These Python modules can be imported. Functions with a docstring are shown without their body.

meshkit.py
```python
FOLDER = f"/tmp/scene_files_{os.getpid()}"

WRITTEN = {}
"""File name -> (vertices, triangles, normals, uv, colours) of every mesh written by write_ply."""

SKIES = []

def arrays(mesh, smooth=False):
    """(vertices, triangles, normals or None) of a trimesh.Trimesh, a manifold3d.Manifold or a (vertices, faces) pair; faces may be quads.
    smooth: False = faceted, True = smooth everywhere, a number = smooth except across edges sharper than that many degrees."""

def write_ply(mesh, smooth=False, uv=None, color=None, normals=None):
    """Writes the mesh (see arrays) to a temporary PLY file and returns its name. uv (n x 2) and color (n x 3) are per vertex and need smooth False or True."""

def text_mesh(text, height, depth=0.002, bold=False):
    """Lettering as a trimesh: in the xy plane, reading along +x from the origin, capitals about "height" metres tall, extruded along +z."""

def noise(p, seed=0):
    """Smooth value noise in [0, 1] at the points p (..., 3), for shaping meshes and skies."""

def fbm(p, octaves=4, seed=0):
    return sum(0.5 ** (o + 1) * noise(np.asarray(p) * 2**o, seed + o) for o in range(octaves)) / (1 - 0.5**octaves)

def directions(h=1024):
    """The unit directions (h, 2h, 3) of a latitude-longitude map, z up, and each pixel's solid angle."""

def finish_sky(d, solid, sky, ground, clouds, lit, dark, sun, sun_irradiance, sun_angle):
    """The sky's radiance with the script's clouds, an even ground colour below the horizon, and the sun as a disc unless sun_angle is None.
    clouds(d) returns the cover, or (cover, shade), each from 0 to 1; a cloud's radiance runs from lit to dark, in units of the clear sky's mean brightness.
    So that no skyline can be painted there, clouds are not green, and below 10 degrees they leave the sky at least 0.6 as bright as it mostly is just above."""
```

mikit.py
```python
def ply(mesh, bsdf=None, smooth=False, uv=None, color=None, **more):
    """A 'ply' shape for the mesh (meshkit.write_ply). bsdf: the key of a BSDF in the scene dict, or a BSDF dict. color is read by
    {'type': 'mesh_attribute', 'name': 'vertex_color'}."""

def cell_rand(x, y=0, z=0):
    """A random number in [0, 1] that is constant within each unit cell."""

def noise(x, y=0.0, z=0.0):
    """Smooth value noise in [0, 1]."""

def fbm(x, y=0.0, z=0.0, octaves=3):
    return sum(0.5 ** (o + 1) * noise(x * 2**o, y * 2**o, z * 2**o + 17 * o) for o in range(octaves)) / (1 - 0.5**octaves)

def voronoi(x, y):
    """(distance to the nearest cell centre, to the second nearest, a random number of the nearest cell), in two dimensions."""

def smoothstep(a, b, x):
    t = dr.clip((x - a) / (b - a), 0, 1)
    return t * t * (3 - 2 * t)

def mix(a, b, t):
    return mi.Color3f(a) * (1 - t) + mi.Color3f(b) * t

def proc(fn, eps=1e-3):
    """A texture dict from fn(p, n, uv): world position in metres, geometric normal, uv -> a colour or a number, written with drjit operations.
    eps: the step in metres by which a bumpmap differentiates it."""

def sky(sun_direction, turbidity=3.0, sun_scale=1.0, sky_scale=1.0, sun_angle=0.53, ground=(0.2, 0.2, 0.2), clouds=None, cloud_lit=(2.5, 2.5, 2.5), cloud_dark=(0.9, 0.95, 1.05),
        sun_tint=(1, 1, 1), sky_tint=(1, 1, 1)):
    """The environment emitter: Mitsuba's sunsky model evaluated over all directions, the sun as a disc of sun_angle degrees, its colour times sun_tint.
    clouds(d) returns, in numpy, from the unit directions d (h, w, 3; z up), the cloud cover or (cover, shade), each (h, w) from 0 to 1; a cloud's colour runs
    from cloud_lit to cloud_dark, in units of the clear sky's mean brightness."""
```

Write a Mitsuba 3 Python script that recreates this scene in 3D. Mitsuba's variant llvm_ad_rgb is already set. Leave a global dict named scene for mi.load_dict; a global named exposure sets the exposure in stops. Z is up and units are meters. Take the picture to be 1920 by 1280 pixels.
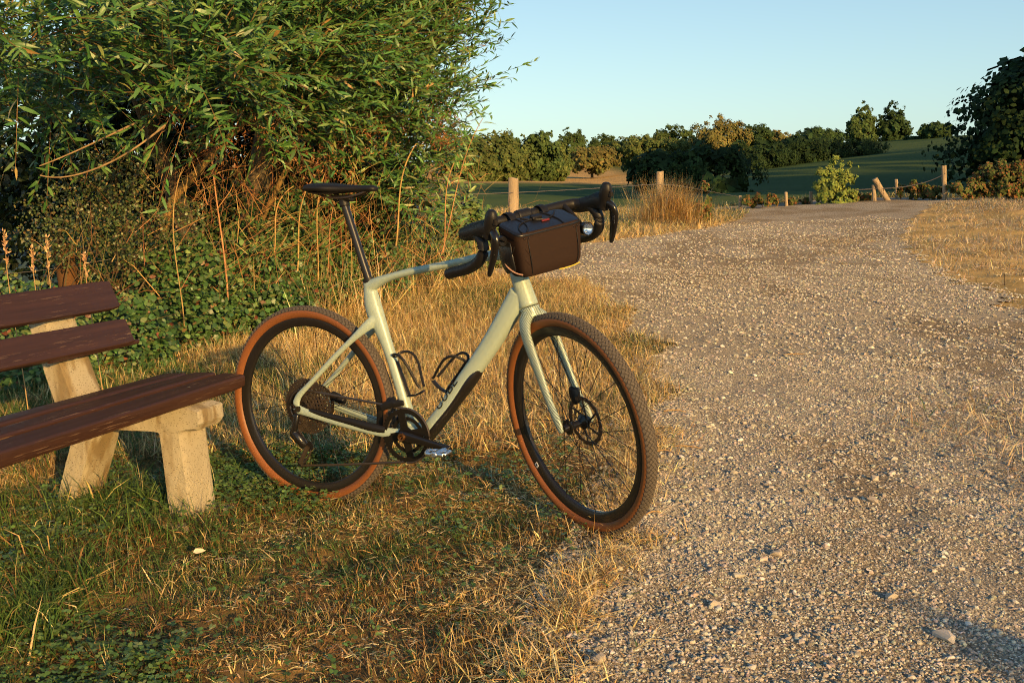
import math, numpy as np, trimesh, manifold3d as m3, mitsuba as mi, drjit as dr, mikit, meshkit
from mikit import proc, noise, fbm, voronoi, smoothstep, mix
from shapely.geometry import Polygon
import shapely, shapely.ops

# ------------------------------------------------------------------ camera, sky, exposure
T = mi.ScalarTransform4f
CAM_H, PITCH, FPX = 1.17, 0.154, 2050.0
scene, labels = {}, {}
scene['camera'] = {'type': 'perspective', 'fov': math.degrees(2 * math.atan(960 / FPX)), 'fov_axis': 'x', 'near_clip': 0.05, 'far_clip': 3000.0,
                   'to_world': T().look_at(origin=[0, 0, CAM_H], target=[0, math.cos(PITCH), CAM_H - math.sin(PITCH)], up=[0, 0, 1])}
SUN_EL, SUN_AZ = math.radians(14.0), math.radians(27.0)
SUN = np.array([math.sin(SUN_AZ) * math.cos(SUN_EL), -math.cos(SUN_AZ) * math.cos(SUN_EL), math.sin(SUN_EL)])
scene['sky'] = mikit.sky(SUN.tolist(), turbidity=3.0, sun_scale=1.4, sky_scale=1.55, sky_tint=(0.90, 1.0, 1.09), sun_tint=(1.0, 0.885, 0.65), ground=(0.12, 0.10, 0.07))
exposure = 2.1

# ------------------------------------------------------------------ helpers
RS = lambda s: np.random.default_rng(s)


def add(key, mesh, bsdf, smooth=False, color=None, label=None, cat=None, group=None, kind=None):
    base, n = key, 1
    while key in scene:
        key = f'{base}_{n:03d}'
        n += 1
    scene[key] = mikit.ply(mesh, bsdf, smooth=smooth, color=color)
    tag(key, label, cat, group, kind)
    return key


def tag(key, label=None, cat=None, group=None, kind=None):
    d = {k: v for k, v in (('label', label), ('category', cat), ('group', group), ('kind', kind)) if v}
    if d:
        labels[key] = d
    return key


def cat_mesh(parts):
    vs, fs, at = [], [], 0
    for v, f in parts:
        vs.append(v)
        fs.append(f + at)
        at += len(v)
    return np.vstack(vs), np.vstack(fs)


def norm(v):
    return v / np.maximum(np.linalg.norm(v, axis=-1, keepdims=True), 1e-12)


def spline(pts, n):
    p = np.asarray(pts, float)
    if len(p) < 3:
        return p[0] + (p[-1] - p[0]) * np.linspace(0, 1, n)[:, None]
    from scipy.interpolate import PchipInterpolator, CubicSpline
    t = np.r_[0, np.cumsum(np.linalg.norm(np.diff(p[:, :3], axis=0), axis=1))]
    return CubicSpline(t, p)(np.linspace(0, t[-1], n))


def loft(pts, ra, rb=None, up=(0, 0, 1), sides=14, n=None, caps=True, power=2.0):
    """A closed tube along pts; ra: half width across (perpendicular to up), rb: half height towards up."""
    p = np.asarray(pts, float)
    ra = np.broadcast_to(np.asarray(ra, float), (len(p),))
    rb = ra if rb is None else np.broadcast_to(np.asarray(rb, float), (len(p),))
    if n:
        q = spline(np.c_[p, ra, rb], n)
        p, ra, rb = q[:, :3], q[:, 3], q[:, 4]
    t = norm(np.gradient(p, axis=0))
    u = np.broadcast_to(np.asarray(up, float), p.shape)
    a = norm(np.cross(t, u))
    b = np.cross(a, t)
    ang = np.arange(sides) * 2 * np.pi / sides
    c, s = np.cos(ang), np.sin(ang)
    c, s = np.sign(c) * np.abs(c) ** (2 / power), np.sign(s) * np.abs(s) ** (2 / power)
    v = p[:, None] + ra[:, None, None] * c[None, :, None] * a[:, None] + rb[:, None, None] * s[None, :, None] * b[:, None]
    i, j = np.meshgrid(np.arange(len(p) - 1), np.arange(sides), indexing='ij')
    k = (j + 1) % sides
    q = np.stack([i * sides + j, i * sides + k, (i + 1) * sides + k, (i + 1) * sides + j], -1).reshape(-1, 4)
    f = np.vstack([q[:, [0, 1, 2]], q[:, [0, 2, 3]]])
    v = v.reshape(-1, 3)
    if caps:
        m, e = len(v), (len(p) - 1) * sides
        j = np.arange(sides)
        f = np.vstack([f, np.stack([j * 0 + m, (j + 1) % sides, j], 1), np.stack([j * 0 + m + 1, e + j, e + (j + 1) % sides], 1)])
        v = np.vstack([v, p[:1], p[-1:]])
    return v, f


def rbox(sx, sy, sz, r=0.004, c=(0, 0, 0)):
    """Box with chamfered edges."""
    h = np.array([sx, sy, sz]) / 2
    pts = []
    for s in np.ndindex(2, 2, 2):
        s = np.array(s) * 2 - 1
        for k in range(3):
            q = h - r
            q = q.copy()
            q[k] = h[k]
            pts.append(s * q)
    m = trimesh.convex.convex_hull(np.array(pts))
    return np.array(m.vertices) + c, np.array(m.faces)


def lathe(profile, n=96, axis='y'):
    """Closed profile loop of (radius, along) revolved about the y axis."""
    pr = np.asarray(profile, float)
    a = np.arange(n) * 2 * np.pi / n
    m = len(pr)
    v = np.stack([pr[None, :, 0] * np.cos(a)[:, None], np.broadcast_to(pr[:, 1], (n, m)), pr[None, :, 0] * np.sin(a)[:, None]], -1)
    i, j = np.meshgrid(np.arange(n), np.arange(m), indexing='ij')
    i2, j2 = (i + 1) % n, (j + 1) % m
    q = np.stack([i * m + j, i * m + j2, i2 * m + j2, i2 * m + j], -1).reshape(-1, 4)
    return v.reshape(-1, 3), np.vstack([q[:, [0, 1, 2]], q[:, [0, 2, 3]]])


def to_manifold(vf):
    v, f = vf
    m = m3.Manifold(m3.Mesh(np.asarray(v, np.float32), np.asarray(f, np.uint32)))
    if m.volume() < 0:
        m = m3.Manifold(m3.Mesh(np.asarray(v, np.float32), np.asarray(f, np.uint32)[:, ::-1].copy()))
    return m


def union_smooth(parts, length=0.008, it=8):
    u = None
    for p in parts:
        q = to_manifold(p)
        u = q if u is None else u + q
    ms = u.refine_to_length(length).to_mesh()
    t = trimesh.Trimesh(ms.vert_properties[:, :3], ms.tri_verts)
    if it:
        trimesh.smoothing.filter_taubin(t, lamb=0.5, nu=0.52, iterations=it)
    return np.array(t.vertices), np.array(t.faces)


def tubes(paths, radii, sides=4):
    return cat_mesh([loft(p, r, sides=sides, caps=False, up=(0.13, 0.21, 1)) for p, r in zip(paths, radii)])


# ---- many small pieces at once -------------------------------------------------
def blades(P, D, L, W, droop, side, cols):
    """Grass blades: 5 vertices and 3 triangles each. P base, D direction, side: unit vector across."""
    n = len(P)
    L, W, droop = (np.broadcast_to(x, (n,))[:, None] for x in (L, W, droop))
    h = np.zeros((n, 3))
    h[:, 2] = 1
    flat = norm(D * [1, 1, 0] + 1e-6)
    m = P + D * L * 0.55 + (flat * 0.35 - h * 0.12) * L * droop * 0.5
    t = P + D * L + (flat * 0.5 - h * 0.5) * L * droop
    v = np.stack([P - side * W / 2, P + side * W / 2, m - side * W * 0.4, m + side * W * 0.4, t], 1)
    f = np.array([[0, 1, 3], [0, 3, 2], [2, 3, 4]])
    return v.reshape(-1, 3), (f[None] + (np.arange(n) * 5)[:, None, None]).reshape(-1, 3), np.repeat(cols, 5, 0)


LANCE = (np.array([0, .3, .65, 1.0]), np.array([0, .5, .42, 0]))
OVAL = (np.array([0, .3, .72, 1.0]), np.array([0, .5, .38, 0]))


def leaves(P, D, N, L, W, bend, cols, shape=LANCE, fold=0.0):
    """Leaves of 6 vertices and 4 triangles (fold: 8 vertices with a midrib, 8 triangles)."""
    n = len(P)
    L, W, bend = (np.broadcast_to(x, (n,))[:, None] for x in (L, W, bend))
    S = norm(np.cross(D, N))
    N = np.cross(S, D)
    t, w = shape
    c = [P + D * L * t[k] - N * L * bend * t[k] ** 2 for k in range(4)]
    if fold:
        up = N * W * fold
        v = np.stack([c[0], c[1] - S * W * w[1] + up, c[1], c[1] + S * W * w[1] + up, c[2] - S * W * w[2] + up, c[2], c[2] + S * W * w[2] + up, c[3]], 1)
        f = np.array([[0, 2, 1], [0, 3, 2], [1, 2, 5], [1, 5, 4], [2, 3, 6], [2, 6, 5], [4, 5, 7], [5, 6, 7]])
    else:
        v = np.stack([c[0], c[1] - S * W * w[1], c[1] + S * W * w[1], c[2] - S * W * w[2], c[2] + S * W * w[2], c[3]], 1)
        f = np.array([[0, 2, 1], [1, 2, 4], [1, 4, 3], [3, 4, 5]])
    k = v.shape[1]
    return v.reshape(-1, 3), (f[None] + (np.arange(n) * k)[:, None, None]).reshape(-1, 3), np.repeat(cols, k, 0)


def unit(r, n):
    return norm(r.normal(size=(n, 3)))


def palette(r, n, cols, weights, jitter=0.22):
    c = np.array(cols)[r.choice(len(cols), n, p=np.array(weights) / np.sum(weights))]
    return np.clip(c * np.exp(r.normal(0, jitter, (n, 1))) * np.exp(r.normal(0, jitter * 0.3, (n, 3))), 0.003, 0.9)


def join(parts):
    v, f = cat_mesh([(a, b) for a, b, _ in parts])
    return (v, f), np.vstack([c for _, _, c in parts])


# ------------------------------------------------------------------ materials
def rgb(*c):
    return {'type': 'rgb', 'value': list(c)}


VC = {'type': 'mesh_attribute', 'name': 'vertex_color'}


def two(b):
    return {'type': 'twosided', 'b': b}


def prin(color, rough, **k):
    return two({'type': 'principled', 'base_color': color if isinstance(color, dict) else rgb(*color), 'roughness': rough, **k})


scene['grass_mat'] = prin(VC, 0.65, specular=0.25)
scene['dull_leaf'] = prin(VC, 0.7, specular=0.08)
scene['leaf_mat'] = prin(VC, 0.42, specular=0.45)
scene['bark_mat'] = prin(VC, 0.85, specular=0.2)
scene['paint'] = prin((0.31, 0.385, 0.33), 0.34, specular=0.5, clearcoat=0.25, clearcoat_gloss=0.8)
scene['black_matt'] = prin((0.0095, 0.0085, 0.0085), 0.5, specular=0.35)
scene['black_gloss'] = prin((0.009, 0.008, 0.008), 0.22, specular=0.5)
scene['carbon'] = prin((0.014, 0.012, 0.011), 0.32, specular=0.5)
scene['rubber'] = prin((0.05, 0.042, 0.036), 0.75, specular=0.25)
scene['knob_rubber'] = prin((0.095, 0.078, 0.062), 0.7, specular=0.3)
scene['sidewall'] = prin((0.21, 0.075, 0.024), 0.48, specular=0.35)
scene['steel'] = two({'type': 'roughconductor', 'material': 'Al', 'alpha': 0.22})
scene['dark_steel'] = prin((0.13, 0.10, 0.08), 0.35, metallic=0.8)
scene['fabric'] = prin((0.026, 0.0145, 0.0105), 0.8, specular=0.15)
scene['lid_fabric'] = prin((0.010, 0.010, 0.0115), 0.34, specular=0.5)
scene['red_part'] = prin((0.16, 0.016, 0.014), 0.5)
scene['white_print'] = prin((0.7, 0.68, 0.62), 0.5)
scene['pale_cord'] = prin((0.45, 0.26, 0.18), 0.6)
scene['bronze'] = prin((0.35, 0.16, 0.06), 0.3, metallic=0.9)
scene['lens_glass'] = {'type': 'dielectric', 'int_ior': 1.5}
scene['mirror'] = two({'type': 'roughconductor', 'material': 'Al', 'alpha': 0.08})

# bicycle frame of reference: x forwards, y to the rider's left, z up, from the rear contact point
BM = np.array([[0.88023375, 0.47221064, -0.04696445], [-0.47192459, 0.88146117, 0.01770262], [0.0497567, 0.00658124, 0.99873968]])
BO = np.array([-0.69343874, 3.79155988, 0.0])
HEAD = np.array([-0.30467049, 0, 0.95245782])
HBASE = np.array([1.00566759, 0, 0.33898714])
STEER = -0.5032
WB, WR = 1.0495, 0.353
K_ = np.array([[0, -HEAD[2], HEAD[1]], [HEAD[2], 0, -HEAD[0]], [-HEAD[1], HEAD[0], 0]])
SM = np.eye(3) + math.sin(STEER) * K_ + (1 - math.cos(STEER)) * K_ @ K_


def bw(vf, steer=False):
    v, f = vf
    if steer:
        v = (v - HBASE) @ SM.T + HBASE
    return v @ BM.T + BO, f


FM = (BM @ SM)  # fork local = FM^T (p - FO)
FO = BM @ (HBASE - SM @ HBASE) + BO


def fork_lines(p, n, uv):
    q = [sum(float(FM[k, i]) * (p[k] - float(FO[k])) for k in range(3)) for i in range(3)]
    w = q[2] * 1.0 + q[0] * 0.9 + q[1] * 1.7 + 0.05 * fbm(q[0] * 26, q[1] * 26, q[2] * 9)
    line = dr.abs(w * 78 - dr.floor(w * 78) - 0.5)
    return mix((0.31, 0.385, 0.33), (0.03, 0.045, 0.035), smoothstep(0.33, 0.41, line))


scene['fork_paint'] = prin(proc(fork_lines), 0.34, specular=0.5, clearcoat=0.25, clearcoat_gloss=0.8)


def concrete_col(p, n, uv):
    a = fbm(p[0] * 9, p[1] * 9, p[2] * 5, 4)
    b = noise(p[0] * 260, p[1] * 260, p[2] * 260)
    s = fbm(p[0] * 22 + 7, p[1] * 22, p[2] * 4, 3)
    c = mix((0.32, 0.275, 0.18), (0.45, 0.395, 0.28), a)
    c = mix(c, (0.19, 0.13, 0.055), smoothstep(0.48, 0.70, s) * 0.85)
    return mix(c, (0.14, 0.11, 0.07), smoothstep(0.66, 0.85, b) * 0.8)


def concrete_h(p, n, uv):
    return 0.0022 * noise(p[0] * 240, p[1] * 240, p[2] * 240) + 0.004 * fbm(p[0] * 50, p[1] * 50, p[2] * 50, 3)


scene['concrete'] = two({'type': 'bumpmap', 'arbitrary': proc(concrete_h, 1e-3), 'scale': 1.0, 'bsdf': {'type': 'principled', 'base_color': proc(concrete_col), 'roughness': 0.85, 'specular': 0.25}})

BA = np.array([0.34, 0.94, 0.0])
BA /= np.linalg.norm(BA)
BB_ = np.array([-BA[1], BA[0], 0.0])


def plank_q(p):
    a = p[0] * float(BA[0]) + p[1] * float(BA[1])
    b = p[0] * float(BB_[0]) + p[1] * float(BB_[1])
    return a, b


def plank_col(p, n, uv):
    a, b = plank_q(p)
    g = fbm(a * 3, b * 70, p[2] * 70, 3)
    w = fbm(a * 5 + 3, b * 24, p[2] * 24, 4)
    c = mix((0.026, 0.011, 0.007), (0.058, 0.024, 0.014), g)
    pale = smoothstep(0.62, 0.72, fbm(a * 14, b * 300, p[2] * 300, 3)) * smoothstep(0.5, 0.66, w)
    return mix(c, (0.20, 0.12, 0.07), pale * 0.6)


def plank_h(p, n, uv):
    a, b = plank_q(p)
    return 0.0016 * fbm(a * 4, b * 110, p[2] * 110, 3) + 0.0015 * fbm(a * 22, b * 40, p[2] * 40, 2)


scene['plank_paint'] = two({'type': 'bumpmap', 'arbitrary': proc(plank_h, 8e-4), 'scale': 1.0, 'bsdf': {'type': 'principled', 'base_color': proc(plank_col), 'roughness': 0.5, 'specular': 0.4}})


def soil_col(p, n, uv):
    a = fbm(p[0] * 1.3, p[1] * 1.3, 0.0, 4)
    b = fbm(p[0] * 30, p[1] * 30, 1.0, 3)
    c = mix((0.10, 0.062, 0.028), (0.25, 0.165, 0.07), b)
    c = mix(c, mix((0.26, 0.165, 0.06), (0.52, 0.36, 0.14), b), smoothstep(3.9, 5.0, p[1] + 0.5 * a) * 0.85)
    far = smoothstep(24, 34, p[1])
    green = mix((0.022, 0.042, 0.016), (0.05, 0.07, 0.024), fbm(p[0] * 0.12, p[1] * 0.12, 2.0, 3))
    dry = mix((0.20, 0.13, 0.05), (0.30, 0.20, 0.085), fbm(p[0] * 0.2, p[1] * 0.3, 5.0, 3))
    meadow = mix(green, dry, smoothstep(88, 96, p[1] + 0.4 * p[0] + 16 * (fbm(p[0] * 0.05, p[1] * 0.05, 3.0, 2) - 0.5)) * (1 - smoothstep(14, 19, p[0])))
    return mix(mix(c, (0.16, 0.12, 0.05), smoothstep(0.45, 0.7, a) * 0.6), meadow, far)


scene['soil'] = prin(proc(soil_col), 0.95, specular=0.1)


def gravel_col(p, n, uv):
    d1, d2, k = voronoi(p[0] * 85, p[1] * 85)
    e1, e2, k2 = voronoi(p[0] * 190 + 3, p[1] * 190)
    big = fbm(p[0] * 1.6, p[1] * 0.8, 0.0, 4)
    stone = mix((0.25, 0.22, 0.175), (0.52, 0.47, 0.39), k)
    c = mix(stone, mix((0.12, 0.10, 0.075), (0.30, 0.26, 0.205), k2), smoothstep(0.34, 0.5, d1))
    return mix(c, c * mi.Color3f(0.74, 0.68, 0.6), smoothstep(0.42, 0.68, big))


def gravel_h(p, n, uv):
    d1, d2, k = voronoi(p[0] * 85, p[1] * 85)
    e1, e2, k2 = voronoi(p[0] * 190 + 3, p[1] * 190)
    return 0.009 * k * (1 - smoothstep(0.1, 0.55, d1)) + 0.0022 * (1 - smoothstep(0.1, 0.6, e1))


scene['gravel_base'] = two({'type': 'bumpmap', 'arbitrary': proc(gravel_h, 1.2e-3), 'scale': 1.0, 'bsdf': {'type': 'principled', 'base_color': proc(gravel_col), 'roughness': 0.9, 'specular': 0.2}})


def post_col(p, n, uv):
    g = fbm(p[0] * 40, p[1] * 40, p[2] * 3, 4)
    crack = smoothstep(0.62, 0.7, fbm(p[0] * 90, p[1] * 90, p[2] * 2.5, 3))
    return mix(mix((0.24, 0.17, 0.10), (0.46, 0.36, 0.24), g), (0.07, 0.045, 0.025), crack)


scene['old_wood'] = prin((0.12, 0.06, 0.025), 0.9, specular=0.1)
scene['post_wood'] = prin(proc(post_col), 0.85, specular=0.2)


# ------------------------------------------------------------------ ground
def sstep(a, b, x):
    t = np.clip((x - a) / (b - a), 0, 1)
    return t * t * (3 - 2 * t)


PATH_LOW = [(0.02, 0.5), (0.05, 2.0), (0.15, 2.57), (0.27, 2.97), (0.37, 3.24), (0.45, 3.69), (0.55, 4.28), (0.73, 5.19), (0.89, 6.21), (0.99, 7.45), (0.92, 8.93), (0.62, 10.6), (0.23, 11.8), (-0.18, 12.52), (-1.6, 13.2), (-5.0, 14.2), (-9, 15.2)]


def ground_z(x, y):
    x, y = np.asarray(x, float), np.asarray(y, float)
    z = 0.055 * sstep(-0.9, 0.6, x)
    z = z + 0.35 * sstep(5.0, 11.0, x) * sstep(12, 26, y) * (1 - sstep(40, 60, y))
    z = z + 0.112 * np.clip(x - 11, 0, 60) * sstep(45, 92, y)
    z = z + 3.4 * sstep(140, 270, y) * (1 - sstep(25, 80, x)) + 3.0 * sstep(270, 700, y)
    z = z + 0.02 * (meshkit.fbm(np.stack([x * 0.9, y * 0.9, x * 0], -1), 2, 3) - 0.5) * (1 - sstep(5, 9, np.abs(x)))
    edge = np.interp(y, [p[1] for p in PATH_LOW], [p[0] for p in PATH_LOW])
    still = 1 - np.exp(-((x + .69) ** 2 + (y - 3.79) ** 2) / .03) - np.exp(-((x + 1.3) ** 2 + (y - 3.65) ** 2) / .12)
    bump = meshkit.fbm(np.stack([x * 6.5, y * 6.5, x * 0], -1), 3, 14) - .5
    z = z + .075 * bump * sstep(.02, .35, edge - x) * sstep(13, 8, y) * sstep(1.2, 1.9, y) * np.clip(still, 0, 1)
    edge_r = np.interp(y, [0.5, 4.9, 11.1, 18.2, 28], [2.5, 2.9, 4.6, 6.5, 10.9])
    z = z + .16 * (meshkit.fbm(np.stack([x * 2.2, y * 1.6, x * 0], -1), 3, 15) - .45) * sstep(0, .8, x - edge_r) * sstep(34, 27, y)
    far = np.hypot(x, y)
    return z + 0.6 * (meshkit.fbm(np.stack([x * 0.03, y * 0.03, x * 0], -1), 2, 8) - 0.5) * sstep(35, 80, far)


def lines(segs):
    return np.unique(np.concatenate([np.linspace(a, b, n) for a, b, n in segs]).round(5))


gx = lines([(-900, -120, 12), (-120, -20, 26), (-20, -3, 35), (-3, 3, 160), (3, 20, 60), (20, 120, 40), (120, 900, 12)])
gy = lines([(-400, -40, 8), (-40, 1.5, 30), (1.5, 7, 150), (7, 16, 80), (16, 50, 70), (50, 200, 60), (200, 1500, 14)])
X, Y = np.meshgrid(gx, gy, indexing='ij')
Z = ground_z(X, Y)


def grid_faces(keep, ny):
    i, j = np.nonzero(keep)
    a = i * ny + j
    return np.vstack([np.stack([a, a + ny, a + ny + 1], 1), np.stack([a, a + ny + 1, a + 1], 1)])


add('ground', (np.stack([X, Y, Z], -1).reshape(-1, 3), grid_faces(np.ones((len(gx) - 1, len(gy) - 1), bool), len(gy))), 'soil', smooth=True, kind='structure', label='brown soil and meadow under the grass, rising to fields behind')

PATH_UP = [(-9, 16.3), (-5, 15.4), (-1.6, 14.4), (-0.14, 14.9), (0.96, 16.47), (1.65, 17.87), (2.78, 19.7), (3.98, 22.16), (5.58, 26.46), (6.3, 29.5), (5.5, 31.6), (2.0, 32.4), (-4, 33), (-4, 34.4), (4, 33.8), (9.4, 33.0), (12.6, 32.2), (20, 32.6), (20, 30.6), (13.0, 30.0)]
PATH_RT = [(10.89, 28.05), (8.23, 22.59), (6.45, 18.15), (5.12, 13.8), (4.57, 11.11), (4.1, 8.93), (3.4, 6.5), (2.9, 4.9), (2.6, 3.0), (2.5, 0.5)]
pp = Polygon(PATH_LOW + PATH_UP + PATH_RT)
r_ = RS(3)
ring = np.array(pp.segmentize(0.12).exterior.coords)
dd = np.hypot(ring[:, 0], ring[:, 1])
ring = ring + (meshkit.fbm(np.c_[ring * 2.2, ring[:, :1] * 0], 3, 5)[:, None] - 0.5) * np.clip(dd, 2, 8)[:, None] * 0.09
path = Polygon(ring).buffer(0)
shapely.prepare(path)


def on_path(x, y):
    return shapely.contains_xy(path, x, y)


px_ = lines([(-9, -1, 40), (-1, 3.2, 210), (3.2, 20, 110)])
py_ = lines([(0.5, 1.8, 15), (1.8, 6, 210), (6, 12, 120), (12, 35, 180)])
PX, PY = np.meshgrid(px_, py_, indexing='ij')


def path_z(x, y):
    x, y = np.asarray(x, float), np.asarray(y, float)
    rut = meshkit.fbm(np.stack([x * 8 + .8 * y, y * 7, x * 0], -1), 3, 11)
    return ground_z(x, y) + 0.004 + 0.026 * rut * sstep(17, 11, y)


pz = path_z(PX, PY)
cx, cy = (PX[:-1, :-1] + PX[1:, 1:]) / 2, (PY[:-1, :-1] + PY[1:, 1:]) / 2
add('gravel_path', (np.stack([PX, PY, pz], -1).reshape(-1, 3), grid_faces(on_path(cx, cy), len(py_))), 'gravel_base', smooth=True, kind='structure', label='pale crushed stone track curving towards the fields')

# loose gravel: uneven stones lying on the track
ico = trimesh.creation.icosahedron()
octa = (np.array([[1, 0, 0], [-1, 0, 0], [0, 1, 0], [0, -1, 0], [0, 0, 1], [0, 0, -1.0]]), np.array([[0, 2, 4], [2, 1, 4], [1, 3, 4], [3, 0, 4], [2, 0, 5], [1, 2, 5], [3, 1, 5], [0, 3, 5]]))


def stones(r, xy, size, z0, base, cols):
    v0, f0 = base
    n, k = len(xy), len(v0)
    v = v0[None] * (1 + r.uniform(-0.28, 0.28, (n, k, 1)))
    v = v * np.stack([r.uniform(0.7, 1.3, n), r.uniform(0.6, 1.0, n), r.uniform(0.38, 0.8, n)], 1)[:, None]
    tilt = r.normal(0, 0.3, n)
    c, s = np.cos(tilt)[:, None], np.sin(tilt)[:, None]
    v = np.stack([v[..., 0] * c - v[..., 2] * s, v[..., 1], v[..., 0] * s + v[..., 2] * c], -1)
    a = r.uniform(0, 2 * np.pi, n)
    c, s = np.cos(a)[:, None], np.sin(a)[:, None]
    v = np.stack([v[..., 0] * c - v[..., 1] * s, v[..., 0] * s + v[..., 1] * c, v[..., 2]], -1) * size[:, None, None] / 2
    v = v + np.c_[xy, z0 + size * 0.14][:, None]
    return v.reshape(-1, 3), (f0[None] + (np.arange(n) * k)[:, None, None]).reshape(-1, 3), np.repeat(cols, k, 0)


def scatter(r, n, x0, x1, y0, y1, inside):
    xy = np.c_[r.uniform(x0, x1, n), r.uniform(y0, y1, n)]
    return xy[inside(xy[:, 0], xy[:, 1])]


STONE = [(0.36, 0.325, 0.265), (0.48, 0.44, 0.36), (0.25, 0.225, 0.185), (0.42, 0.35, 0.265), (0.58, 0.54, 0.46)]
soft_path = path.buffer(0.16)
shapely.prepare(soft_path)
near_in = lambda x, y: shapely.contains_xy(soft_path, x, y) & (x < 0.52 * y + 0.25) & (meshkit.fbm(np.c_[x * 1.5, y * 1.1, x * 0], 3, 21) + 0.35 * np.random.default_rng(1).random(len(x)) - 1.6 * shapely.distance(path, shapely.points(np.c_[x, y])) > 0.43)
parts = []
r = RS(11)
for n, x0, x1, y0, y1, lo, hi, base in ((78000, -0.05, 1.9, 2.1, 3.6, .004, .0115, octa), (5000, -0.05, 1.9, 2.1, 3.6, .009, .020, (ico.vertices, ico.faces)), (62000, 0, 3.2, 3.5, 6.5, .006, .016, octa), (3500, 0, 3.2, 3.5, 6.5, .012, .028, (ico.vertices, ico.faces)),
                                        (32000, -0.5, 5, 6.3, 13, .012, .034, octa), (16000, -2, 8, 13, 24, .02, .05, octa)):
    xy = scatter(r, n, x0, x1, y0, y1, near_in)
    sz = lo + (hi - lo) * r.random(len(xy)) ** 2.2
    parts.append(stones(r, xy, sz, path_z(xy[:, 0], xy[:, 1]) - 0.001, (np.asarray(base[0]), np.asarray(base[1])), palette(r, len(xy), STONE, (3, 3, 2, 1.5, 1), 0.16)))
mesh, col = join(parts)
scene['stone_mat'] = prin(VC, 0.85, specular=0.25)
add('loose_gravel', mesh, 'stone_mat', color=col, kind='stuff', label='loose pale grey gravel stones covering the track', cat='gravel')

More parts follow.
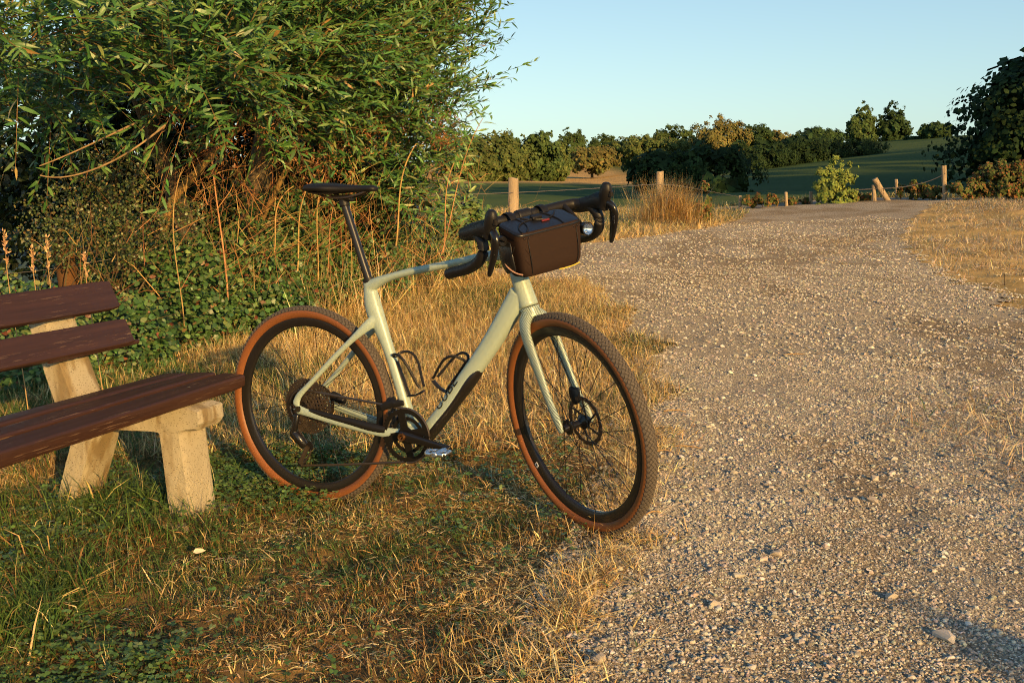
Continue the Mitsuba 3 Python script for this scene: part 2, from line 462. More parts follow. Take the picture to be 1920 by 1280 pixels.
# single stones one can point at
SINGLE = [((0.765, 3.03), .034, 'pale angular stone on the gravel with a long shadow, right below the front wheel'),
          ((1.03, 2.47), .042, 'largest pale stone at the bottom right corner of the gravel'),
          ((0.20, 2.79), .030, 'pale stone half in the dry grass at the lower edge of the track'),
          ((0.20, 2.36), .036, 'greyish blunt stone in dry grass at the bottom edge of the picture'),
          ((1.21, 3.55), .034, 'round pale stone beside the dry grass patch on the right edge of the track'),
          ((1.30, 3.80), .036, 'squarish pale stone just above the patch of dry grass at right'),
          ((0.37, 3.28), .030, 'pale flat stone touching the foot of the front tyre'),
          ((0.52, 2.66), .030, 'grey flat slab half sunk in gravel below the front wheel'),
          ((0.62, 2.86), .026, 'small pale stone between the front wheel and the bottom edge of the picture'),
          ((0.99, 2.72), .03, 'pale flat stone in the gravel left of the dark corner')]
for i, ((x, y), s, lab) in enumerate(SINGLE):
    rr = RS(100 + i)
    hull = trimesh.convex.convex_hull(unit(rr, 17) * rr.uniform(.8, 1.1, (17, 1)))
    v, f = np.array(hull.vertices), np.array(hull.faces)
    v = v * [1.2, 0.85, 0.6] * s * 0.66 * (1 + 0.05 * (meshkit.noise(v * 6, i)[:, None] - .5))
    a = rr.uniform(0, 6)
    v = v @ np.array([[math.cos(a), math.sin(a), 0], [-math.sin(a), math.cos(a), 0], [0, 0, 1]])
    add('stone', (v + [x, y, float(path_z(x, y)) + s * 0.15], f), 'stone_mat', color=np.tile(palette(rr, 1, [(0.5, 0.45, 0.36), (0.42, 0.36, 0.28)], (2, 1), .05), (len(v), 1)), label=lab, cat='stone')

# dry straws lying on the track
scene['dry_stem'] = prin((0.42, 0.26, 0.10), 0.7)
STRAW = [(1.709, 6.518, .14, 6, 'thin dry stalk lying on the gravel in mid track'), (0.746, 4.901, .10, -10, 'dry straw on the gravel right of the front tyre, upper of three'),
         (0.701, 4.264, .116, -18, 'longest dry straw on the gravel, right of the front hub'), (0.595, 4.189, .069, 8, 'short pale straw touching the right edge of the front tyre'),
         (0.405, 3.165, .052, 0, 'short orange straw on gravel under the front wheel'), (0.461, 3.433, .06, 30, 'bent dry stalk on gravel at the lower right of the front tyre')]
for x, y, L, ang, lab in STRAW:
    q = np.array([x, y, float(path_z(x, y)) - 0.004])
    d = np.array([math.cos(math.radians(ang)), math.sin(math.radians(ang)), 0])
    e = [q - d * L / 2 + [0, 0, .008], q + [0, .008, .013], q + d * L / 2 + [0, 0, .008]]
    add('straw', loft(e, [.003, .0034, .002], [.0024, .0026, .0016], sides=6, n=6), 'dry_stem', label=lab, cat='straw')

# ------------------------------------------------------------------ bicycle
B = 'bicycle'
tag(B, 'pale sage green gravel bicycle with brown-walled tyres, standing between the bench and the track', 'bicycle')


def bpart(name, vf, mat, smooth=40, steer=False, **k):
    return add(f'{B}__{name}', bw(vf, steer), mat, smooth=smooth, **k)


def V(*a):
    return np.array(a, float)


# frame: one carbon shell blended at its joints
seat_tube = loft([(.425, 0, .285), (.403, 0, .368), (.366, 0, .50), (.338, 0, .585), (.311, 0, .655), (.293, 0, .712), (.286, 0, .762), (.281, 0, .797)], [.028, .021, .019, .019, .023, .025, .021, .017], [.026, .020, .019, .021, .029, .031, .024, .019], up=(1, 0, .25), n=26)
top_tube = loft([(.283, 0, .772), (.311, 0, .786), (.36, 0, .803), (.452, 0, .823), (.58, 0, .843), (.72, 0, .866), (.838, 0, .878)], [.02, .021, .021, .021, .022, .024, .026], [.024, .019, .0135, .0125, .0125, .015, .024], n=26, power=2.3)
down_n = V(.783, 0, -.622)
DT = [V(.452, 0, .268), V(.49, 0, .296), V(.613, 0, .434), V(.722, 0, .564), V(.81, 0, .683), V(.857, 0, .752)]
down_tube = loft(DT, [.030, .029, .029, .029, .030, .027], [.028, .0275, .0285, .030, .034, .036], n=26, power=2.4)
head_a, head_b = HBASE + HEAD * .392, HBASE + HEAD * .566
head_tube = loft([head_a, head_a + (head_b - head_a) * .3, head_a + (head_b - head_a) * .7, head_b], [.031, .029, .026, .025], up=(0, 1, 0), sides=20, n=10)
bb = loft([(.427, -.043, .281), (.427, .043, .281)], .027, up=(0, 0, 1), sides=20, n=6)
parts = [seat_tube, top_tube, down_tube, head_tube, bb]
for s in (-1, 1):
    parts.append(loft([(.316, 0, .672), (.297, s * .020, .655), (.24, s * .041, .608), (.15, s * .055, .532), (.03, s * .066, .425), (-.008, s * .068, .385), (-.012, s * .068, .350)], [.014, .012, .009, .0085, .008, .008, .008], [.022, .019, .0115, .0095, .0095, .0125, .017], n=30))
    parts.append(loft([(-.010, s * .068, .352), (.03, s * .067, .341), (.12, s * .063, .321), (.25, s * .054, .297), (.33, s * .045, .286), (.42, s * .028, .281)], [.008, .008, .008, .009, .010, .014], [.017, .0135, .0125, .014, .017, .019], n=26))
bpart('frame', union_smooth(parts, .0075, 10), 'paint', smooth=True)
bpart('frame__down_tube_guard', union_smooth([loft([d + down_n * .0185 for d in (V(.47, 0, .275), V(.53, 0, .341), V(.613, 0, .434), V(.668, 0, .50), V(.690, 0, .526))], [.0292, .0300, .0300, .0296, .019], [.0135, .0138, .0138, .0138, .008], n=18, power=2.4)], .007, 6), 'carbon', smooth=True, label='dark protective cover under the lower down tube')
bpart('frame__chainstay_guard', loft([(.05, -.0685, .351), (.12, -.066, .335), (.22, -.0595, .316), (.30, -.0535, .301), (.345, -.047, .294)], [.0085, .009, .010, .0105, .009], [.006, .010, .013, .015, .012], n=16), 'black_matt', label='dark protective strip along the chainstay')
bpart('frame__thru_axle_end', loft([(0, -.079, .353), (0, -.072, .353)], .0105, up=(0, 0, 1), sides=18), 'black_gloss')
bpart('frame__seat_collar', loft([(.2835, 0, .788), (.2795, 0, .802)], .0185, [.0205, .0205], up=(1, 0, .25), sides=18), 'black_matt')
# lettering on the down tube, drive side
tm = meshkit.text_mesh('CUBE', 0.027, 0.0012)
tm = tm.subdivide_to_size(0.006)
tv = np.array(tm.vertices)
tv[:, 0] = tv[:, 0] * 1.3 + tv[:, 1] * 0.12
tx = V(.783, 0, 0) * 0 + V(.622, 0, .783)
o3 = V(.549, 0, .368)
hn = tv[:, 1] * 0.88 - 0.0015
sec = .0292 * np.clip(1 - (np.abs(hn) / .0287) ** 2.4, 0.02, 1) ** (1 / 2.4)
tw = o3 + tv[:, :1] * tx - hn[:, None] * down_n + np.c_[np.zeros(len(tv)), -(sec + 0.0003 + tv[:, 2]), np.zeros(len(tv))]
bpart('frame__lettering', (tw, np.array(tm.faces)), 'black_gloss', smooth=False, label='dark maker lettering on the down tube')

# fork
fa = V(WB, 0, WR)
cr = HBASE + HEAD * .385
parts = [loft([cr + HEAD * .004, cr - HEAD * .03], .031, [.031, .029], up=(0, 1, 0), sides=20, n=5)]
for s in (-1, 1):
    parts.append(loft([cr - HEAD * .016, V(.898, s * .024, .682), V(.910, s * .043, .655), V(.932, s * .051, .60), V(.968, s * .053, .51), V(1.008, s * .056, .42), V(1.043, s * .059, .357), V(1.048, s * .059, .343)],
                      [.020, .019, .0135, .0115, .0105, .0095, .008, .006], [.027, .025, .024, .0215, .018, .0145, .0125, .0085], up=(1, 0, .3), n=34))
bpart('fork', union_smooth(parts, .007, 8), 'fork_paint', smooth=True, steer=True, label='sage green fork with fine dark contour lines')

# seatpost and saddle
bpart('seatpost', loft([(.2835, 0, .79), (.24, 0, .93), (.199, 0, 1.062)], .0136, up=(1, 0, .3), sides=18, n=6), 'carbon')
bpart('seatpost__clamp', union_smooth([loft([(.165, 0, 1.075), (.235, 0, 1.072)], [.018, .016], [.012, .012], n=5), loft([(.203, 0, 1.045), (.198, 0, 1.08)], .017, up=(1, 0, .3), n=4)], .006, 4), 'black_matt', smooth=True)
bpart('saddle', union_smooth([loft([(.070, 0, 1.115), (.078, 0, 1.1135), (.104, 0, 1.112), (.15, 0, 1.109), (.20, 0, 1.105), (.25, 0, 1.103), (.30, 0, 1.101), (.33, 0, 1.099), (.338, 0, 1.097)], [.045, .062, .071, .069, .046, .029, .022, .019, .012], [.008, .013, .0165, .017, .0145, .012, .0105, .009, .006], n=30, sides=22, power=2.6)], .008, 5), 'black_matt', smooth=True)
for s in (-1, 1):
    bpart('saddle__rail', loft([(.10, s * .026, 1.096), (.15, s * .022, 1.079), (.235, s * .021, 1.076), (.30, s * .008, 1.092)], .0036, sides=8, n=14), 'dark_steel')
bpart('saddle__shell', loft([(.09, 0, 1.098), (.13, 0, 1.093), (.20, 0, 1.093), (.29, 0, 1.092)], [.055, .06, .036, .017], [.006, .006, .005, .005], n=14), 'carbon')

# bar, stem, levers
bpart('stem', union_smooth([loft([HBASE + HEAD * .566, HBASE + HEAD * .64], .0175, up=(0, 1, 0), n=4), loft([HBASE + HEAD * .625, V(.925, 0, 1.0)], [.018, .017], [.018, .019], n=5), loft([(.925, -.024, 1.0), (.925, .024, 1.0)], .02, up=(0, 0, 1), n=4)], .008, 4), 'black_matt', smooth=True, steer=True)
for s in (-1, 1):
    bpart('handlebar', loft([(.925, 0, 1.0), (.925, s * .10, 1.0), (.924, s * .165, 1.0), (.930, s * .194, .998), (.962, s * .208, .994), (.998, s * .211, .984), (1.017, s * .214, .960), (1.012, s * .218, .932), (.985, s * .224, .907), (.935, s * .232, .888), (.846, s * .243, .869)], [.0155] * 3 + [.0165] * 8, up=(.2, .1, 1), sides=16, n=60), 'black_matt', steer=True)
    bpart('brake_hood', union_smooth([loft([(.905, s * .209, .985), (.945, s * .210, .991), (1.0, s * .211, 1.0), (1.055, s * .212, 1.008), (1.075, s * .212, 1.006)], [.015, .019, .0185, .018, .012], [.017, .023, .024, .026, .020], n=14, sides=18),
                                       loft([(1.045, s * .212, .985), (1.065, s * .211, 1.018), (1.078, s * .210, 1.046), (1.082, s * .210, 1.062)], [.017, .018, .0165, .010], [.022, .02, .019, .011], up=(1, 0, .2), n=10, sides=18)], .006, 8), 'black_matt', smooth=True, steer=True)
    bpart('brake_hood__brake_lever', union_smooth([loft([(1.072, s * .212, 1.0), (1.088, s * .216, .985), (1.085, s * .220, .955), (1.068, s * .224, .915), (1.052, s * .227, .886), (1.045, s * .228, .874)], [.010, .0105, .0095, .0085, .0075, .005], [.014, .015, .016, .012, .009, .006], up=(1, 0, .2), n=22)], .006, 3), 'black_gloss', smooth=True, steer=True)
    bpart('brake_hood__lever_cap', loft([(1.094, s * .211, 1.022), (1.098, s * .211, 1.036)], [.008, .006], up=(1, 0, 0), sides=10), 'carbon', steer=True)
for s in (-1, 1):
    tm = meshkit.text_mesh('GRX', 0.0085, 0.0008)
    q = np.array(tm.vertices)
    ex, ez = norm(V(-.28, s * .08, -.96)), norm(V(.88, -.42, -.2))
    ez = norm(ez - ex * (ex @ ez))
    ey = np.cross(ez, ex)
    o_ = V(1.0905, s * .2185, .968) + ez * .0095
    bpart('brake_hood__lettering' if s < 0 else 'brake_hood_001__lettering', (o_ + q[:, :1] * ex * 1.25 + (q[:, 1:2] - .004) * ey + q[:, 2:] * ez, np.array(tm.faces)), 'steel', smooth=False, steer=True, label='small silver letters on the brake lever')
hose = loft([(1.05, -.19, .985), (1.02, -.14, .955), (.97, -.09, .93), (.90, -.05, .90), (.86, -.02, .90)], .0028, sides=6, n=20)
bpart('brake_hose', hose, 'black_matt', steer=True)


# wheels
def wheel(name, place, steer, rear):
    w = f'{name}'
    P = lambda vf: (vf[0] + place, vf[1])
    R0, r0 = .3315, .0212
    a = np.radians(np.linspace(-180, 180, 33)[:-1])
    bpart(f'{w}__tyre', P(lathe(np.c_[R0 + r0 * np.cos(a), r0 * np.sin(a)], 120)), 'sidewall', smooth=True, steer=steer, label='gravel tyre with brown side walls')
    a = np.radians(np.linspace(-68, 68, 17))
    out, inn = np.c_[R0 + .0216 * np.cos(a), .0216 * np.sin(a)], np.c_[R0 + .0195 * np.cos(a), .0195 * np.sin(a)][::-1]
    bpart(f'{w}__tread', P(lathe(np.vstack([out, inn]), 140)), 'rubber', smooth=30, steer=steer)
    ks, m = [], 128
    for row, ang in enumerate(np.radians([-52, -33, -15, 0, 15, 33, 52])):
        for k in range(m):
            th = 2 * np.pi * (k + 0.5 * (row % 2)) / m
            big = abs(ang) > .8
            v = rbox(.0028 if big else .0024, .0086 if big else .0074, .0108, .0008)
            vv = v[0]
            yaw = (-1 if row % 2 else 1) * .5
            vv = np.c_[vv[:, 0] + R0 * 0, vv[:, 1] * math.cos(yaw) - vv[:, 2] * math.sin(yaw), vv[:, 1] * math.sin(yaw) + vv[:, 2] * math.cos(yaw)]
            vv[:, 0] += .0222
            c, s = math.cos(ang), math.sin(ang)
            vv = np.c_[vv[:, 0] * c - vv[:, 1] * s + R0, vv[:, 0] * s + vv[:, 1] * c, vv[:, 2]]
            c, s = math.cos(th), math.sin(th)
            ks.append((np.c_[vv[:, 0] * c - vv[:, 2] * s, vv[:, 1], vv[:, 0] * s + vv[:, 2] * c], v[1]))
    bpart(f'{w}__tread_knobs', P(cat_mesh(ks)), 'knob_rubber', smooth=False, steer=steer, kind='stuff')
    bpart(f'{w}__rim', P(lathe([(.3135, -.0125), (.3135, .0125), (.306, .0138), (.290, .0110), (.2825, .005), (.2825, -.005), (.290, -.0110), (.306, -.0138)], 120)), 'carbon', smooth=35, steer=steer)
    if rear:
        hub = [(.0005, -.071), (.010, -.071), (.010, -.05), (.018, -.05), (.018, -.02), (.027, -.019), (.027, -.016), (.014, -.010), (.012, .02), (.026, .03), (.026, .033), (.017, .036), (.015, .07), (.0005, .07)]
        fl = (-.0175, .0315)
    else:
        hub = [(.0005, -.05), (.010, -.05), (.012, -.036), (.024, -.034), (.024, -.031), (.011, -.022), (.011, .012), (.024, .022), (.024, .025), (.018, .028), (.018, .04), (.011, .05), (.0005, .05)]
        fl = (-.0325, .0235)
    bpart(f'{w}__hub', P(lathe(hub, 40)), 'black_gloss', smooth=35, steer=steer)
    for k in range(24):
        s = k % 2
        th = 2 * np.pi * (k + .5) / 24
        off = (.62 if (k // 2) % 2 else -.62) * (1.0)
        e0, e1 = V(.024 * math.cos(th + off * 1.6), fl[s], .024 * math.sin(th + off * 1.6)), V(.286 * math.cos(th), 0, .286 * math.sin(th))
        bpart(f'{w}__spoke', P(loft([e0, e1], .00115, sides=6, caps=False, up=(.1, 1, .2))), 'black_gloss', smooth=True, steer=steer)
    # brake rotor, rider's left
    ry = .0365 if rear else .0335
    rr = .07 if rear else .08
    rot = Polygon([(rr * (1 + .012 * math.cos(18 * t)) * math.cos(t), rr * (1 + .012 * math.cos(18 * t)) * math.sin(t)) for t in np.linspace(0, 2 * np.pi, 180)])
    rot = rot.difference(shapely.Point(0, 0).buffer(rr - .0135, 48))
    for k in range(36):
        t = 2 * np.pi * k / 36
        q = rr - (.0045 if k % 2 else .009)
        rot = rot.difference(shapely.Point(q * math.cos(t), q * math.sin(t)).buffer(.0016, 4))
    arms = [shapely.LineString([(.018 * math.cos(t), .018 * math.sin(t)), ((rr - .008) * math.cos(t + .55), (rr - .008) * math.sin(t + .55))]).buffer(.0032) for t in np.arange(6) * np.pi / 3]
    rot = shapely.union_all([rot, shapely.Point(0, 0).buffer(.02, 16), *arms])
    tmh = trimesh.creation.extrude_polygon(rot, .0018, engine='earcut')
    rv = np.array(tmh.vertices)
    bpart(f'{w}__brake_rotor', P((np.c_[rv[:, 0], ry + rv[:, 2], rv[:, 1]], np.array(tmh.faces)[:, ::-1])), 'dark_steel', smooth=False, steer=steer)
    if rear:
        for k, rc in enumerate((.098, .088, .078, .068, .058, .048, .038, .028)):
            nt = int(rc * 2 * np.pi / .0127)
            t = np.linspace(0, 2 * np.pi, nt * 4 + 1)[:-1]
            rad = rc + .0035 * np.where(np.arange(len(t)) % 4 < 2, 1, -.35)
            g = Polygon(np.c_[rad * np.cos(t), rad * np.sin(t)]).difference(shapely.Point(0, 0).buffer(max(rc - .0075, .016), 24))
            g = shapely.union_all([g] + [shapely.LineString([(.014 * math.cos(q), .014 * math.sin(q)), ((rc - .006) * math.cos(q + .3), (rc - .009) * math.sin(q + .3))]).buffer(.003) for q in np.arange(5) * 2 * np.pi / 5 + k])
            tmh = trimesh.creation.extrude_polygon(g if g.geom_type == 'Polygon' else max(g.geoms, key=lambda z: z.area), .0018, engine='earcut')
            rv = np.array(tmh.vertices)
            bpart(f'{w}__sprocket', P((np.c_[rv[:, 0], -.0225 - k * .0037 + rv[:, 2], rv[:, 1]], np.array(tmh.faces)[:, ::-1])), 'dark_steel', smooth=False)


wheel('rear_wheel', V(0, 0, WR), False, True)
wheel('front_wheel', fa, True, False)
# pale square sticker on the front rim, drive side
t = math.radians(218)
v, f = rbox(.016, .0012, .016, .0003)
er, et = V(math.cos(t), 0, math.sin(t)), V(-math.sin(t), 0, math.cos(t))
bpart('front_wheel__sticker', (fa + er * .2985 + V(0, -.0134, 0) + v[:, :1] * er + v[:, 1:2] * V(0, 1, 0) + v[:, 2:] * et, f), 'white_print', smooth=False, steer=True, label='small white square sticker with a dark mark on the rim')
v, f = rbox(.009, .0012, .0045, .0003)
bpart('front_wheel__sticker_mark', (fa + er * .2985 + V(0, -.0143, 0) + v[:, :1] * norm(er + et) + v[:, 1:2] * V(0, 1, 0) + v[:, 2:] * norm(et - er), f), 'black_matt', smooth=False, steer=True)

# drive train
ring_c = V(.427, -.046, .281)


def flat_ring(poly, thick, place, mat, name, **k):
    if poly.geom_type != 'Polygon':
        poly = max(poly.geoms, key=lambda z: z.area)
    q = trimesh.creation.extrude_polygon(poly, thick, engine='earcut')
    v = np.array(q.vertices)
    bpart(name, (np.c_[v[:, 0], v[:, 2] - thick, v[:, 1]] + place, np.array(q.faces)[:, ::-1]), mat, smooth=False, **k)


nt = 44
t = np.linspace(0, 2 * np.pi, nt * 4 + 1)[:-1]
rad = .0905 + .0032 * np.where(np.arange(len(t)) % 4 < 2, 1, -.4)
g = Polygon(np.c_[rad * np.cos(t), rad * np.sin(t)]).difference(shapely.Point(0, 0).buffer(.076, 32))
spider = [Polygon([(.02 * math.cos(q - .8), .02 * math.sin(q - .8)), (.082 * math.cos(q - .17), .082 * math.sin(q - .17)), (.082 * math.cos(q + .17), .082 * math.sin(q + .17)), (.02 * math.cos(q + .8), .02 * math.sin(q + .8))]) for q in np.array([.25, 1.75, 3.3, 4.9])]
flat_ring(shapely.union_all([g, shapely.Point(0, 0).buffer(.03, 16), *spider]).buffer(.003).buffer(-.003), .0042, ring_c, 'black_gloss', 'crankset__chainring')
g2 = shapely.Point(0, 0).buffer(.062, 32).difference(shapely.Point(0, 0).buffer(.05, 32))
flat_ring(g2, .003, ring_c + V(0, .009, 0), 'black_gloss', 'crankset__chainring')
ce = V(.427 + .170, -.066, .281 - .030)
bpart('crankset__crank_arm', union_smooth([loft([(.412, -.062, .282), (.45, -.063, .278), (.52, -.064, .266), ce + V(.012, 0, 0)], [.009, .0085, .0075, .006], [.020, .017, .0135, .012], n=16, power=2.6)], .006, 5), 'black_gloss', smooth=True)
bpart('crankset__crank_arm', union_smooth([loft([(.442, .062, .280), (.36, .064, .294), (.27, .066, .309), (.25, .066, .312)], [.009, .0085, .0075, .006], [.020, .016, .0135, .010], n=14, power=2.6)], .006, 5), 'black_gloss', smooth=True)
bpart('crankset__axle_cap', lathe([(.0075, -.004), (.0075, .004), (.013, .004), (.0135, -.002), (.012, -.005)], 32) if False else (lathe([(.0075, -.004), (.0075, .004), (.013, .004), (.0135, -.002), (.012, -.005)], 32)[0] + V(.427, -.075, .281), lathe([(.0075, -.004), (.0075, .004), (.013, .004), (.0135, -.002), (.012, -.005)], 32)[1]), 'bronze', label='bronze coloured ring of the crank axle')
for s, c in ((-1, ce), (1, V(.257, .066, .311))):
    pl = c + V(0, s * .055, 0)
    body = [loft([c + V(0, s * .004, 0), c + V(0, s * .03, 0), pl + V(0, s * .03, 0)], [.007, .010, .011], up=(0, 0, 1), n=6)]
    for q in (-1, 1):
        body.append(loft([pl + V(q * .034, -s * .02, 0), pl + V(q * .037, 0, .004), pl + V(q * .034, s * .02, 0)], [.006, .0075, .006], [.006, .008, .006], up=(0, 0, 1), n=7))
        body.append(loft([pl + V(-.034, q * .024, 0), pl + V(.034, q * .024, 0)], [.004, .004], [.007, .007], n=4))
    bpart('pedal', union_smooth(body, .005, 3), 'steel', smooth=True, label='silver clip-in pedal')
bpart('chain', cat_mesh([loft([(-.028, -.047, .142), (.20, -.048, .165), (.415, -.048, .190)], .0032, [.0045] * 3, n=12, sides=6), loft([(.435, -.048, .372), (.22, -.046, .394), (.01, -.042, .415)], .0032, [.0045] * 3, n=12, sides=6),
                         loft([V(.427 + .0925 * math.cos(q), -.048, .281 + .0925 * math.sin(q)) for q in np.linspace(-1.6, 1.55, 24)], .0034, [.004] * 24, sides=6), loft([V(.062 * math.cos(q), -.042, WR + .062 * math.sin(q)) for q in np.linspace(1.4, 4.4, 18)], .0032, [.0045] * 18, sides=6),
                         loft([(-.03, -.042, .292), (-.005, -.045, .238), (.018, -.046, .205), (-.01, -.047, .16), (-.028, -.047, .142)], .003, [.004] * 5, n=20, sides=6)]), 'dark_steel')
bpart('rear_derailleur', union_smooth([loft([(-.006, -.076, .335), (-.012, -.082, .300), (-.022, -.084, .272)], [.009, .010, .011], [.010, .012, .013], up=(1, 0, 0), n=8), loft([(-.028, -.082, .275), (0, -.078, .243), (.012, -.068, .222)], [.012, .014, .012], [.013, .017, .014], n=8)], .006, 4), 'black_gloss', smooth=True)
bpart('rear_derailleur__cage', loft([(.014, -.056, .218), (-.004, -.057, .188), (-.026, -.057, .152)], [.003, .003, .003], [.011, .009, .010], up=(1, 0, -.4), n=8), 'dark_steel')
for c in (V(.012, -.047, .215), V(-.024, -.047, .155)):
    v, f = lathe([(.003, -.002), (.003, .002), (.019, .0015), (.019, -.0015)], 22)
    bpart('rear_derailleur__jockey_wheel', (v + c, f), 'black_matt')
bpart('front_derailleur', union_smooth([loft([(.372, -.028, .40), (.385, -.045, .395), (.395, -.052, .385)], [.008, .010, .009], n=6), loft([(.335, -.052, .368), (.38, -.054, .386), (.43, -.052, .392)], [.0035] * 3, [.011, .013, .009], n=8)], .006, 3), 'black_matt', smooth=True)


# bottle cages
def cage(name, a, b, out):
    a, b = V(*a), V(*b)
    d = norm(b - a)
    n = norm(np.cross(np.cross(d, V(*out)), d))
    y = V(0, 1, 0)
    L = np.linalg.norm(b - a)
    g = [loft([a, a + d * L * .5, b], [.009, .010, .009], [.003] * 3, up=n, n=6)]
    for s in (-1, 1):
        g.append(loft([b, b + d * .010 + n * .010 + s * y * .022, b + d * .004 + n * .034 + s * y * .034, a + d * L * .5 + n * .058 + s * y * .028, a + d * L * .10 + n * .060 + s * y * .014], [.0043] * 5, [.0046] * 5, up=(.3, .2, 1), n=22, sides=8))
    g.append(loft([a + d * .002, a - d * .004 + n * .03, a + d * .0 + n * .060], [.012, .011, .012], [.0035] * 3, up=d, n=8))
    bpart(name, cat_mesh(g), 'black_matt')


cage('bottle_cage', (.418, 0, .405), (.371, 0, .535), (1, 0, .2))
cage('bottle_cage', (.563, 0, .425), (.645, 0, .528), (-.5, 0, 1))

# brakes
bpart('brake_caliper', union_smooth([to for to in [loft([(.998, .046, .452), (1.0, .046, .425), (1.012, .046, .402)], [.014, .017, .014], [.017, .021, .015], up=(1, 0, .3), n=8)]], .006, 3), 'black_matt', smooth=True, steer=True, label='front brake caliper on the far fork leg')
bpart('brake_caliper', union_smooth([loft([(.052, .05, .385), (.08, .05, .372), (.108, .05, .362)], [.014, .016, .013], [.014, .017, .013], n=8)], .006, 3), 'black_matt', smooth=True, label='rear brake caliper')
bpart('brake_hose', loft([(.93, .040, .60), (.965, .043, .52), (.99, .047, .455)], .0026, sides=6, n=12), 'black_matt', steer=True)

# ------------------------------------------------------------------ bag and lights on the handlebar
H = 'handlebar_bag'
tag(H, 'dark brown box-shaped bag strapped to the front of the handlebar', 'bag')


def hpart(root, name, vf, mat, smooth=40, **k):
    return add(f'{root}__{name}', bw(vf, True), mat, smooth=smooth, **k)


hpart(H, 'body', union_smooth([loft([(1.004, 0, .838), (1.004, 0, .846), (1.006, 0, .88), (1.006, 0, .93), (1.006, 0, .972)], [.098, .104, .112, .117, .118], [.040, .045, .052, .055, .055], up=(1, 0, 0), n=14, sides=44, power=6.5)], .008, 4), 'fabric', smooth=True)


def lid_pt(v):
    """lid coordinates: x along the slope to the rear, y across, z out of the lid"""
    e1, e3 = norm(V(-.105, 0, .034)), norm(V(.034, 0, .105))
    return V(1.008, 0, .983) + v[:, :1] * e1 + v[:, 1:2] * V(0, 1, 0) + v[:, 2:] * e3


v, f = loft([(0, 0, -.021), (0, 0, -.017), (0, 0, -.003), (0, 0, .001), (0, 0, .003)], [.118, .1195, .1195, .117, .11], [.056, .0575, .0575, .055, .049], up=(1, 0, 0), sides=44, power=7)
hpart(H, 'lid', (lid_pt(v), f), 'lid_fabric', label='stiff dark lid of the bag, sloping forward')
v, f = loft([(0, 0, -.0225), (0, 0, -.019), (0, 0, -.006)], [.1192, .1202, .1202], [.0573, .0582, .0582], up=(1, 0, 0), sides=44, power=7)
hpart(H, 'lid_band', (lid_pt(v), f), 'fabric')
for yy, xx in ((-.098, -.0583), (-.083, -.0583), (.083, -.0583), (.098, -.0583)):
    v, f = trimesh.creation.icosphere(subdivisions=2).vertices * .0026, trimesh.creation.icosphere(subdivisions=2).faces
    hpart(H, 'rivet', (lid_pt(v + V(xx, yy, -.011)), f), 'black_gloss')
for pts in ([(-.05, -.085, .0045), (-.02, -.06, .0045), (.05, -.055, .0045)], [(-.052, .05, .0045), (0, .055, .005), (.05, .04, .0045)], [(-.05, -.10, .0045), (-.01, -.085, .005), (.02, -.02, .005)], [(.045, -.04, .0045), (.0, .02, .006), (.04, .085, .0045)]):
    v, f = loft(pts, .0022, sides=6, n=14)
    hpart(H, 'elastic_cord', (lid_pt(v), f), 'black_matt')
v, f = rbox(.022, .035, .012, .003)
hpart(H, 'buckle', (lid_pt(v + V(.02, .0, .009)), f), 'black_matt')
v, f = rbox(.007, .028, .004, .001)
hpart(H, 'red_tab', (lid_pt(v + V(-.008, .015, .006)), f), 'red_part', label='dull red tab on the lid')
for yy in (-.088, .092):
    hpart(H, 'seam', loft([(1.0608, yy, .955), (1.0615, yy * .99, .92), (1.0585, yy * .96, .87), (1.050, yy * .92, .847)], .0012, sides=6, n=16), 'lid_fabric')
for q in ([(1.052, -.104, .935), (1.0575, -.092, .915), (1.056, -.078, .892)], [(1.045, -.108, .905), (1.054, -.095, .885), (1.053, -.083, .868)]):
    hpart(H, 'fold', loft(q, [.0014, .003, .001], sides=7, n=12), 'fabric')
hpart(H, 'side_flap', union_smooth([loft([(.985, -.118, .945), (.99, -.123, .90), (1.0, -.119, .855)], [.030, .036, .026], [.005, .008, .005], up=(0, 1, 0), n=10)], .008, 3), 'lid_fabric', smooth=True)
hpart(H, 'cord', loft([(.972, -.121, .905), (.985, -.128, .885), (1.015, -.126, .862), (1.045, -.112, .850)], .0022, sides=8, n=20), 'pale_cord', label='thin pinkish cord looped at the near lower corner of the bag')
hpart(H, 'cord', loft([(1.035, -.1215, .935), (1.02, -.124, .912), (.985, -.125, .888), (.975, -.121, .865)], .0016, sides=6, n=14), 'black_matt')
for yy in (-.06, .06):
    hpart(H, 'strap', loft([(.965, yy, 1.0), (.945, yy, 1.018), (.925, yy, 1.019), (.906, yy, 1.0), (.925, yy, .982), (.95, yy, .975)], [.011] * 6, [.0018] * 6, up=(.2, 0, 1), n=24, sides=8), 'black_matt')
v, f = rbox(.06, .006, .004, .001)
hpart(H, 'piping', loft([(1.045, .02, .8375), (1.052, .06, .838), (1.05, .095, .842)], .002, sides=6, n=10), 'yellow_print', label='short yellow edge under the bag')
scene['yellow_print'] = prin((0.55, 0.42, 0.05), 0.5)

L1 = 'bicycle_light'
tag(L1, 'round front lamp with clear lens hanging below the bar, right of the bag', 'bicycle lamp')


def ylathe_x(profile, c):
    v, f = lathe(profile, 32)
    return np.c_[v[:, 1], v[:, 0], v[:, 2]] + c, f


